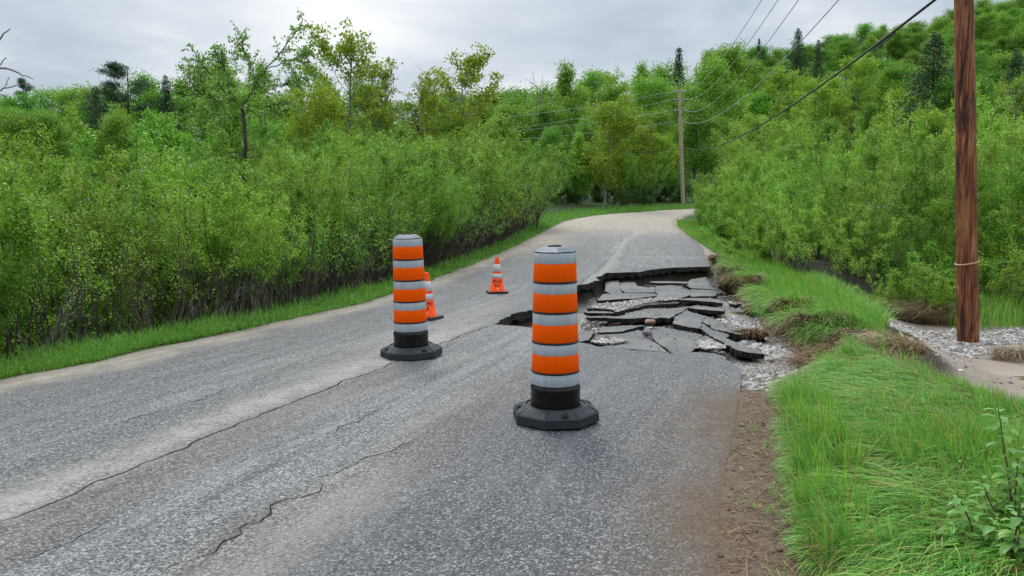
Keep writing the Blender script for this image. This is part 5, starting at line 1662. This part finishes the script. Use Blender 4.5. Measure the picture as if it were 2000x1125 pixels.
# grey leaning dead stems at the foot of the thicket
rng = np.random.RandomState(15)
STEMS = [((8, 712), (130, 600), (150, 560)), ((45, 700), (110, 640), (135, 590)), ((0, 610), (40, 575), (80, 545)), ((175, 655), (215, 560), (230, 470)), ((190, 622), (260, 650), (330, 640)),
         ((240, 640), (265, 560), (290, 500)), ((120, 690), (128, 640), (150, 600)), ((420, 650), (440, 610), (470, 560)), ((560, 590), (575, 555), (582, 520)), ((700, 560), (708, 520), (716, 490)), ((330, 640), (420, 610), (470, 575)), ((60, 690), (30, 620), (10, 560))]
SLAB = ['long grey dead stem leaning over the start of the verge', 'shorter grey dead stem beside the long leaning one', 'grey stem slanting up at the frame edge', 'tall grey stem standing in the dark gap of the thicket',
        'thin fallen branch lying toward the road edge', 'grey stem next to the tall one in the dark gap', 'upright dead stub between the leaning stems', 'bent brown stem beyond the dead leaf heap', 'pale thin stem halfway along the thicket foot',
        'pale thin stem left of the rear drum', 'low branch arching over the verge grass', 'dark stem leaning out of the frame']
for pts, lab in zip(STEMS, SLAB):
    p0 = P(pts[0][0], pts[0][1], -0.35)
    y0 = p0[1]
    pp = [np.array([p0[0], y0, T(p0[0], y0) - 0.05])]
    for q, dy in zip(pts[1:], (0.15, 0.3)): pp.append(at(q[0], q[1], y0 + dy))
    mb = MB()
    p = catmull(pp, 14) - pp[0]
    p[1:-1] += rng.normal(0, 0.012, (12, 3))
    tube(mb, p, np.linspace(0.021, 0.008, 14), 6)
    for k in range(3):
        a, d = on(p, rng.uniform(0.35, 0.9))
        sp, sr = grow(rng, a, side(rng, d, 0.6), rng.uniform(0.25, 0.6), 0.007, 0.002, 4, 0.12, 0.02)
        tube(mb, sp, sr, 4)
    o = mb.build('fallen_branch', BARK_G, smooth=True); o.location = pp[0]
    tag(o, lab, 'dead branch', 'dead stems at the foot of the thicket')
pf = P(318, 634, -0.25)
DENSE[0].put(pf[0], pf[1], T(pf[0], pf[1]), 0.42, 1.0, 'small light green leafy plant beside the brown leaf heap at the verge', 'plant', wide=1.3)

# near leafy saplings at the lower right
def sapling(px, row, h, seed, label, lean=(0.0, 0.0), nl=26, L=0.075):
    rng = np.random.RandomState(seed)
    p_ = P(px, row)
    o = thing('leafy_sapling', (p_[0], p_[1], T(p_[0], p_[1])), label, 'sapling', 'saplings in the near grass corner')
    wood, fol = MB(), MB()
    stems = [((lean[0], lean[1], 1), h)] + [((lean[0] + rng.uniform(-0.5, 0.5), lean[1] + rng.uniform(-0.5, 0.5), 1), h * rng.uniform(0.45, 0.8)) for _ in range(5)]
    for d, ln in stems:
        pts, rad = grow(rng, (rng.uniform(-.02, .02), rng.uniform(-.02, .02), -0.02), d, ln, 0.006, 0.002, 10, 0.06, 0.03)
        tube(wood, pts, rad, 5)
        n = int(nl * ln / h)
        for k in range(n):
            f = 0.12 + 0.88 * k / n
            p, dd = on(pts, f)
            a = k * 2.4 + rng.uniform(-0.4, 0.4)
            out = np.array([math.cos(a), math.sin(a), rng.uniform(-0.25, 0.35)]); out /= np.linalg.norm(out)
            s = np.cross(out, [0, 0, 1]); s /= np.linalg.norm(s)
            up = np.cross(s, out)
            l = L * rng.uniform(0.65, 1.25) * (1.1 - 0.45 * f); w_ = l * rng.uniform(0.42, 0.56)
            b = p + out * 0.012
            rows = [(0.0, 0.0, 0.0), (0.22, 0.8, 0.0), (0.5, 1.0, -0.03), (0.78, 0.62, -0.12), (1.0, 0.0, -0.26)]
            vs = []
            for (ff, ww, dz) in rows:
                c = b + out * l * ff + up * dz * l
                fold = 0.16 * w_ * ww
                vs += [c - s * w_ * ww / 2 + up * fold, c, c + s * w_ * ww / 2 + up * fold]
            q = []
            for r0 in range(4):
                for c0 in range(2):
                    i = r0 * 3 + c0
                    q.append([i, i + 1, i + 4, i + 3])
            fol.add(vs, q)
    wood.build('stem', M_TWIG, o)
    fol.build('leaves', LEAF['sapling'], o, smooth=True)
M_TWIG = bark_mat('red_twig', (0.10, 0.045, 0.03), (0.22, 0.12, 0.06), 30)
sapling(1975, 1085, 0.62, 1, 'tallest leafy sapling in the near grass, with reddish stem', (0.02, 0.05), 52, 0.085)
sapling(1905, 1110, 0.34, 2, 'short leafy sapling in front of the tallest one', (-0.15, 0.0), 36, 0.08)
sapling(1960, 1150, 0.36, 3, 'low leafy sapling at the very corner of the grass', (0.1, 0.0), 40, 0.085)
sapling(2020, 1010, 0.50, 4, 'leafy sapling cut by the frame edge behind the tallest one', (-0.05, 0.0), 40, 0.085)
sapling(1865, 960, 0.20, 5, 'small leafy seedling alone in the combed grass', (0.0, 0.0), 14, 0.05)

# ------------------------------------------------------------------ traffic drums
def vinyl(name, col, rough, spec, streak=0.12, dirt=0.25):
    m, t = new_mat(name)
    co = t.n('ShaderNodeTexCoord').outputs['Object']
    n = t.noise(t.scalevec(co, (1, 1, 0.12)), 30, 3, 0.6)
    n2 = t.noise(co, 7, 5, 0.6)
    c = t.mix(t.mr(n, 0.35, 0.65, 0, 1), tuple(x * (1 - streak) for x in col), tuple(min(1, x * (1 + streak)) for x in col))
    c = t.mix(t.mr(n2, 0.52, 0.75, 0, dirt), c, (0.16, 0.13, 0.10))
    sc_ = t.noise(t.scalevec(co, (3, 3, 26)), 3.2, 6, 0.75, 1.5)
    c = t.mix(t.mr(sc_, 0.60, 0.67, 0, 0.5), c, (0.13, 0.11, 0.10))
    spk = t.noise(co, 95, 2, 0.5)
    c = t.mix(t.mr(spk, 0.66, 0.74, 0, 0.45), c, (0.15, 0.12, 0.095))
    finish(t, princ(t, c, t.mr(n2, 0.3, 0.7, rough - 0.06, rough + 0.12), spec, n2, 0.12, 0.01))
    return m
M_ORANGE = vinyl('orange_sheeting', (1.0, 0.108, 0.0), 0.6, 0.05, 0.03, 0.08)
M_GREY = vinyl('grey_sheeting', (0.43, 0.47, 0.505), 0.36, 0.4, 0.08, 0.14)
M_BLACK = plain_mat('black_plastic', (0.005, 0.005, 0.006), 0.30, 0.3, 0.3, 5, 0.05)
M_CAP = plain_mat('cap_plastic', (0.11, 0.125, 0.145), 0.35, 0.5, 0.2, 9, 0.08)
M_RUBBER = plain_mat('ballast_rubber', (0.024, 0.027, 0.031), 0.62, 0.35, 0.4, 16, 0.5)

def make_drum(loc, rz, label, tilt=(0, 0)):
    o = thing('traffic_drum', loc, label, 'traffic drum', 'orange and grey striped traffic drums', rz)
    o.rotation_euler = (tilt[0], tilt[1], rz)
    k = 1.215 / 334.0
    zz = lambda row: (820 - row) * k
    rad = lambda row: np.interp(row, [497, 750, 803], [80, 92, 95]) * k / 2
    body = MB()
    # black inner shell with a groove between every pair of bands and the plain collar at the bottom
    prof = [(rad(803) + 0.004, zz(818)), (rad(803) + 0.004, zz(803)), (rad(803), zz(790)), (rad(760) + 0.004, zz(762)), (rad(760) + 0.007, zz(758)), (rad(760) + 0.005, zz(755)), (rad(755) - 0.004, zz(752)), (rad(750) - 0.006, zz(748)), (rad(500) - 0.006, zz(499)), (rad(497) - 0.004, zz(497))]
    lathe(body, prof, 64)
    body.build('body', M_BLACK, o, smooth=True)
    def ring(name, r0, r1, m_):
        b = MB()
        z0, z1 = zz(r1), zz(r0)
        R0, R1 = rad(r1), rad(r0)
        lathe(b, [(R0 - 0.008, z0), (R0 - 0.001, z0), (R0, z0 + 0.002), (R1, z1 - 0.002), (R1 - 0.001, z1), (R1 - 0.008, z1)], 64)
        ob = b.build(name, m_, o)
        for p in ob.data.polygons: p.use_smooth = True
        return ob
    for a, b in ((499, 518.5), (556, 575), (612.5, 633), (670, 690.5), (727, 749)): ring('grey_band', a, b, M_GREY)
    for a, b in ((518.5, 552), (575, 608.5), (633, 666), (690.5, 723)): ring('orange_band', a, b, M_ORANGE)
    # ridges that part the stages
    for r_ in (554, 610.5, 668, 725):
        rb = MB()
        lathe(rb, [(rad(r_) - 0.006, zz(r_ + 1.4)), (rad(r_) + 0.003, zz(r_ + 1.2)), (rad(r_) + 0.004, zz(r_)), (rad(r_) + 0.002, zz(r_ - 1.4)), (rad(r_) - 0.006, zz(r_ - 1.5))], 64)
        rb.build('ridge', M_BLACK, o, smooth=True)
    cap = MB()
    lathe(cap, [(rad(497) + 0.001, zz(500)), (rad(497) + 0.002, zz(496.5)), (rad(497) * 0.97, zz(495.5)), (rad(497) * 0.68, zz(488.5)), (rad(497) * 0.62, zz(488)), (0.012, zz(488))], 8, cap1=True)
    cap.build('cap', M_CAP, o)
    hd = MB()
    W, D, H = 0.045, 0.012, 0.0
    z1 = zz(488)
    tube(hd, [(-W, 0, z1 - 0.002), (-W, 0, z1 + H), (-W * 0.8, 0, z1 + H + 0.005), (W * 0.8, 0, z1 + H + 0.005), (W, 0, z1 + H), (W, 0, z1 - 0.002)], 0.007, 8)
    hd.build('handle', M_BLACK, o, smooth=True)
    # octagonal rubber ballast ring, bevelled, with two square lifting holes
    b = MB()
    Ro = 0.311
    prof = [(Ro - 0.005, 0.0), (Ro, 0.008), (Ro - 0.003, 0.062), (Ro - 0.014, 0.072), (0.222, 0.108), (0.212, 0.109), (0.205, 0.098), (0.195, 0.098), (0.190, 0.104), (0.178, 0.104), (0.178, 0.0)]
    a = np.arange(8) * math.pi / 4 + math.pi / 8
    # outer rows octagonal, inner rows round: rebuilt with 32 segments
    seg = 32
    ang = np.arange(seg) * 2 * math.pi / seg + math.pi / 8
    def octr(th): 
        u = (th - math.pi / 8) % (math.pi / 4) - math.pi / 8
        return math.cos(math.pi / 8) / math.cos(u)
    oc = np.array([octr(t_) for t_ in ang])
    vs = []
    for i_, (r_, z_) in enumerate(prof):
        rr = r_ * (oc if i_ < 4 else 1.0)
        vs.append(np.stack([rr * np.cos(ang), rr * np.sin(ang), np.full(seg, z_)], 1))
    vs = np.vstack(vs)
    i_ = np.arange(len(prof) - 1)[:, None] * seg; j_ = np.arange(seg)[None]; k_ = (j_ + 1) % seg
    b.add(vs, np.stack([i_ + j_, i_ + k_, i_ + seg + k_, i_ + seg + j_], -1).reshape(-1, 4))
    base = b.build('base', M_RUBBER, o)
    for aa in (0.35, math.pi - 0.1, -math.pi / 2 + 0.1, math.pi / 2):
        hole = MB()
        c_, s_ = math.cos(aa), math.sin(aa)
        pts = []
        for du, dv in ((-1, -1), (1, -1), (1, 1), (-1, 1)):
            rr = 0.262 + du * 0.017
            x_, y_ = c_ * rr - s_ * dv * 0.024, s_ * rr + c_ * dv * 0.024
            zt = np.interp(rr, [0.222, 0.301], [0.108, 0.072])
            pts.append((x_, y_, zt + 0.0015))
        hole.ngon(pts)
        hole.build('lifting_hole', M_TAR, base)
    rib = MB()
    for aa in np.arange(8) * math.pi / 4 + math.pi / 8:
        tube(rib, [(0.226 * math.cos(aa), 0.226 * math.sin(aa), 0.1055), (0.30 * math.cos(aa), 0.30 * math.sin(aa), 0.0725)], 0.0035, 5)
    rib.build('moulded_rib', M_RUBBER, base)
    return o
p_ = P(1085, 818); FD = p_
make_drum((p_[0], p_[1], 0.004), R(6), 'nearer of the two striped traffic drums, standing in front of the broken pavement', (R(0.3), R(-0.6)))
p_ = P(804, 694)
make_drum((p_[0], p_[1], 0.004), R(31), 'farther of the two striped traffic drums, standing on the centre crack by a cone', (R(0.3), R(-1.5)))

# ------------------------------------------------------------------ traffic cones
M_CONE = vinyl('cone_orange', (0.98, 0.085, 0.004), 0.55, 0.18, 0.05, 0.12)
M_COLLAR = vinyl('white_collar', (0.62, 0.62, 0.64), 0.35, 0.45, 0.10, 0.15)
M_PAINT = plain_mat('black_marker', (0.02, 0.012, 0.01), 0.6, 0.3)
M_STICK = plain_mat('white_sticker', (0.75, 0.72, 0.66), 0.5, 0.3)
def text_mesh(body, size):
    cu = bpy.data.curves.new('lettering', 'FONT')
    cu.body = body; cu.size = size; cu.align_x = 'CENTER'; cu.align_y = 'CENTER'
    cu.resolution_u = 3; cu.space_character = 1.08; cu.space_line = 0.95; cu.offset = 0.0012
    ob = bpy.data.objects.new('lettering', cu); COL.objects.link(ob)
    dg = bpy.context.evaluated_depsgraph_get()
    me = bpy.data.meshes.new_from_object(ob.evaluated_get(dg))
    bpy.data.objects.remove(ob)
    bm = bmesh.new(); bm.from_mesh(me)
    bmesh.ops.triangulate(bm, faces=bm.faces[:])
    bmesh.ops.subdivide_edges(bm, edges=[e for e in bm.edges if e.calc_length() > 0.012], cuts=2, use_grid_fill=False)
    bmesh.ops.triangulate(bm, faces=bm.faces[:])
    bm.to_mesh(me); bm.free()
    return me
def make_cone(loc, rz, label, textrot):
    o = thing('traffic_cone', loc, label, 'traffic cone', 'orange cones on the road', rz)
    H = 0.66
    o.scale = (0.96, 0.96, 0.93)
    rb, rt = 0.135, 0.031
    zb = 0.035
    rr = lambda z: rb + (rt - rb) * (z - zb) / (H - zb)
    b = MB()
    lathe(b, [(rb + 0.012, zb - 0.002), (rb + 0.010, zb + 0.008), (rr(zb + 0.014), zb + 0.014), (rr(H - 0.012), H - 0.012), (rt - 0.003, H), (rt - 0.012, H + 0.002), (rt - 0.014, H - 0.03)], 40)
    b.build('cone_body', M_CONE, o, smooth=True)
    for z0, z1 in ((0.275, 0.362), (0.400, 0.535)):
        b = MB(); lathe(b, [(rr(z0) + 0.0005, z0), (rr(z0) + 0.0022, z0 + 0.001), (rr(z1) + 0.0022, z1 - 0.001), (rr(z1) + 0.0005, z1)], 40)
        b.build('reflective_collar', M_COLLAR, o, smooth=True)
    b = MB(); lathe(b, [(rr(0.362) + 0.003, 0.364), (rr(0.38) + 0.005, 0.370), (rr(0.38) + 0.005, 0.393), (rr(0.4) + 0.003, 0.399)], 40)
    b.build('orange_ring', M_CONE, o, smooth=True)
    # square rubber foot with clipped corners
    s, c_ = 0.185, 0.035
    ou = [(-s + c_, -s), (s - c_, -s), (s, -s + c_), (s, s - c_), (s - c_, s), (-s + c_, s), (-s, s - c_), (-s, -s + c_)]
    b = MB()
    lv = [[(x * f, y * f, z) for x, y in ou] for f, z in ((0.985, 0.0), (1.0, 0.006), (1.0, 0.026), (0.97, 0.034))]
    vs = np.array(sum(lv, []))
    i_ = np.arange(3)[:, None] * 8; j_ = np.arange(8)[None]; k_ = (j_ + 1) % 8
    b.add(vs, np.stack([i_ + j_, i_ + k_, i_ + 8 + k_, i_ + 8 + j_], -1).reshape(-1, 4)); b.ngon(vs[-8:]); b.ngon(vs[:8][::-1])
    b.build('foot', M_RUBBER, o)
    me = text_mesh('MUNI\nB.F.', 0.078)
    for v in me.vertices:
        z = 0.182 + v.co.y
        r_ = rr(z) + 0.0016
        a = textrot + v.co.x / r_ * 0.95
        v.co = (r_ * math.cos(a), r_ * math.sin(a), z)
    me.materials.clear(); me.materials.append(M_PAINT)
    link('lettering', me, o)
    b = MB()
    pts = []
    for du, dv in ((-1, -1), (1, -1), (1, 1), (-1, 1)):
        z = 0.088 + dv * 0.014; r_ = rr(z) + 0.0018; a = textrot - 0.02 + du * 0.014 / r_
        pts.append((r_ * math.cos(a), r_ * math.sin(a), z))
    b.ngon(pts); b.build('sticker', M_STICK, o)
    return o
p_ = P(971, 572)
make_cone((p_[0], p_[1], 0.004), R(10), 'orange traffic cone with black lettering standing alone on the road', -math.pi / 2 - R(10) + 0.12)
p_ = P(834, 622)
make_cone((p_[0], p_[1], 0.004), R(-24), 'orange traffic cone half hidden behind the farther drum', -math.pi / 2 + R(24) + 0.05)

# ------------------------------------------------------------------ utility poles and lines
m, t = new_mat('treated_pole_wood')
co = t.n('ShaderNodeTexCoord').outputs['Object']
v1 = t.scalevec(co, (1, 1, 0.045))
n1 = t.noise(v1, 34, 5, 0.65); n2 = t.noise(t.scalevec(co, (1, 1, 0.18)), 7, 5, 0.65, 0.4); n3 = t.noise(co, 2.6, 4, 0.6)
c = t.ramp(n1, [(0.36, (0.045, 0.014, 0.008)), (0.48, (0.16, 0.045, 0.018)), (0.60, (0.31, 0.105, 0.036)), (0.74, (0.58, 0.32, 0.13))])
c = t.mix(t.mr(n2, 0.54, 0.62, 0, 0.85), c, t.mix(n1, (0.16, 0.06, 0.02), (0.42, 0.22, 0.085)))
c = t.mix(t.mr(n2, 0.48, 0.38, 0, 0.85), c, (0.022, 0.010, 0.008))
finish(t, princ(t, c, 0.62, 0.35, n1, 0.7, 0.012))
M_POLE = m
M_OLDPOLE = bark_mat('weathered_pole_wood', (0.30, 0.23, 0.15), (0.58, 0.47, 0.34), 22)
M_OLDGREY = bark_mat('grey_pole_wood', (0.20, 0.18, 0.16), (0.36, 0.33, 0.29), 22)
M_WIRE = plain_mat('aluminium_wire', (0.42, 0.44, 0.46), 0.5, 0.4, 0.1)
M_CABLE = plain_mat('black_cable', (0.02, 0.02, 0.022), 0.5, 0.3, 0.2)
M_CERAM = plain_mat('porcelain', (0.34, 0.34, 0.36), 0.3, 0.5, 0.1)
M_STEEL = plain_mat('galvanised_steel', (0.30, 0.30, 0.31), 0.45, 0.5, 0.2)
M_STRAP = plain_mat('pale_strap', (0.48, 0.33, 0.17), 0.6, 0.3, 0.2)

# near pole: foot in the outwash stone, top out of the picture
PYN = 12.3
foot = at(1892, 648, PYN)
topd = at(1884, 0, PYN)
dirp = (topd - foot); dirp /= dirp[2]
zf = T(foot[0], PYN)
foot[2] = zf
pole = thing('utility_pole', tuple(foot), 'reddish-brown treated utility pole standing in white gravel close by', 'utility pole', 'utility poles')
PH = 11.0
mb = MB()
zz_ = np.linspace(-0.2, PH, 40)
r_ = np.random.RandomState(2)
tube(mb, [dirp * z for z in zz_], 0.158 - 0.0045 * np.clip(zz_, 0, 20) + r_.uniform(-0.002, 0.002, 40), 28)
mb.build('shaft', M_POLE, pole, smooth=True)
mb = MB()
zb_ = at(1888, 513, PYN)[2] - zf
pts = []
for a in np.linspace(0, 2 * math.pi, 33):
    pts.append(dirp * zb_ + np.array([0.162 * math.cos(a), 0.162 * math.sin(a), 0.035 * math.cos(a)]))
tube(mb, pts, 0.012, 6)
mb.build('strap', M_STRAP, pole, smooth=True)
mb = MB()
NEAR_ATT = [9.6, 8.9, 8.2]
for h_ in NEAR_ATT:
    c_ = dirp * h_
    tube(mb, [c_, c_ + (-0.35, 0, 0.02)], 0.015, 6)
    lathe(mb, [(0.03, -0.05), (0.05, -0.03), (0.035, 0), (0.05, 0.03), (0.03, 0.06)], 12, c=tuple(c_ + np.array([-0.36, 0, 0.03])), cap0=True, cap1=True)
mb.build('insulator_bracket', M_CERAM, pole)

# far pole by the bend
FPY = 64.0
ft = at(1334, 392, FPY); fz = T(ft[0], FPY)
ft[2] = fz
tp_ = at(1327, 174, FPY)
fdir = (tp_ - ft); fh_ = fdir[2]; fdir = fdir / fh_
fp = thing('utility_pole', tuple(ft), 'weathered tan utility pole at the bend carrying the lines', 'utility pole', 'utility poles')
mb = MB(); zz_ = np.linspace(-0.3, fh_, 12)
tube(mb, [fdir * z for z in zz_], np.linspace(0.17, 0.125, 12), 14)
mb.build('shaft', M_OLDPOLE, fp, smooth=True)
mb = MB()
FAR_ATT = [at(1327, r, FPY)[2] - fz for r in (179, 195, 216)]
for h_ in FAR_ATT:
    for sx in (-1, 1):
        c_ = fdir * h_
        tube(mb, [c_, c_ + (0.42 * sx, 0, 0.02)], 0.03, 5)
        lathe(mb, [(0.05, -0.08), (0.09, -0.04), (0.06, 0), (0.09, 0.04), (0.05, 0.09)], 10, c=tuple(c_ + np.array([0.42 * sx, 0, 0.03])), cap0=True, cap1=True)
mb.build('insulator_bracket', M_CERAM, fp)
mb = MB()
for r in (285, 290): 
    c_ = fdir * (at(1330, r, FPY)[2] - fz)
    tube(mb, [c_ + (-0.2, -0.05, 0), c_ + (0.2, -0.05, 0)], 0.04, 5)
mb.build('cable_clamp', M_STEEL, fp)

# small pole on the hillside
SPY = 112.0
sb = at(1704, 240, SPY); sz = T(sb[0], SPY)
s_top = at(1704, 186, SPY)[2]
sp = thing('utility_pole', (sb[0], SPY, sz), 'small distant utility pole rising from the trees on the hillside', 'utility pole', 'utility poles')
mb = MB(); tube(mb, [(0, 0, -0.3), (0, 0, s_top - sz)], [0.17, 0.13], 8); mb.build('shaft', M_OLDGREY, sp)
mb = MB()
tube(mb, [(-0.35, 0, s_top - sz - 0.4), (0.3, 0, s_top - sz - 0.4)], 0.06, 5); tube(mb, [(0.1, 0, s_top - sz - 0.5), (1.8, 0, s_top - sz - 1.7)], 0.05, 5)
mb.build('crossarm', M_OLDGREY, sp)

def wire(a, b, sag, rad, mat, label, ends=None, group='power lines between the poles', cat='power line', n=60, name='power_line'):
    a, b = np.array(a, float), np.array(b, float)
    t = np.linspace(0, 1, n)[:, None]
    p = a + (b - a) * t
    p[:, 2] -= 4 * sag * (t * (1 - t))[:, 0]
    mb = MB()
    tube(mb, p - a, rad, 6)
    o = mb.build(name, mat, smooth=True)
    o.location = a
    return tag(o, label, cat, group)
NP = lambda h: foot + dirp * h
FP = lambda h: ft + fdir * h
names = ['top', 'middle', 'lowest']
for k in range(3):
    wire(FP(FAR_ATT[k]) + (0.42, 0, 0.03), NP(NEAR_ATT[k]) + (-0.36, 0, 0.05), 1.35 + 0.1 * k, 0.012, M_WIRE, '%s of the three thin conductors sagging from the far pole to the near pole' % names[k])
wire(FP(at(1330, 235, FPY)[2] - fz) + (0.1, 0, 0), NP(7.2) + (-0.12, 0, 0), 1.5, 0.013, M_WIRE, 'thin neutral wire sagging below the three conductors')
ca, cb = FP(at(1331, 288, FPY)[2] - fz) + (0.15, -0.1, 0), NP(5.45) + (-0.15, 0, 0)
wire(ca, cb, 1.0, 0.024, M_CABLE, 'thick black cable sweeping from the far pole up to the near pole', cat='cable', name='black_cable')
# the spare loop tied under the cable
tt = 0.955
q_ = ca + (cb - ca) * tt; q_[2] -= 4 * 1.0 * tt * (1 - tt)
dq = (cb - ca) / np.linalg.norm(cb - ca)
mb = MB()
tube(mb, catmull([np.zeros(3), dq * -0.9 + (0, 0, -0.10), dq * -1.7 + (0, 0, -0.20), dq * -1.75 + (0, 0, -0.26), dq * -1.1 + (0, 0, -0.17), dq * -0.2 + (0, 0, -0.06)], 30), 0.012, 6)
o = mb.build('cable_loop', M_CABLE, smooth=True); o.location = q_
tag(o, 'slack loop of cable tied under the thick black cable near the top of the picture', 'cable loop')
for k, (px1, row1, lab) in enumerate(((1000, 226, 'top'), (1000, 253, 'second'), (1040, 252, 'third'), (1065, 266, 'fourth'))):
    a = FP([*FAR_ATT, at(1330, 238, FPY)[2] - fz][k]) + (-0.42, 0, 0.03)
    yb = 66.0
    b = at(px1 - 120, row1 + [14, 14, 9, 9][k], yb)
    wire(a, b, 0.25, 0.014, M_WIRE, '%s of the four wires running from the far pole into the trees' % lab, group='wires running on past the far pole')
wire(FP(at(1331, 290, FPY)[2] - fz) + (-0.15, -0.1, 0), at(1150, 294, 66), 0.25, 0.02, M_CABLE, 'dark cable running on from the far pole behind the golden trees', cat='cable', name='black_cable')
print('objects', len(bpy.data.objects))
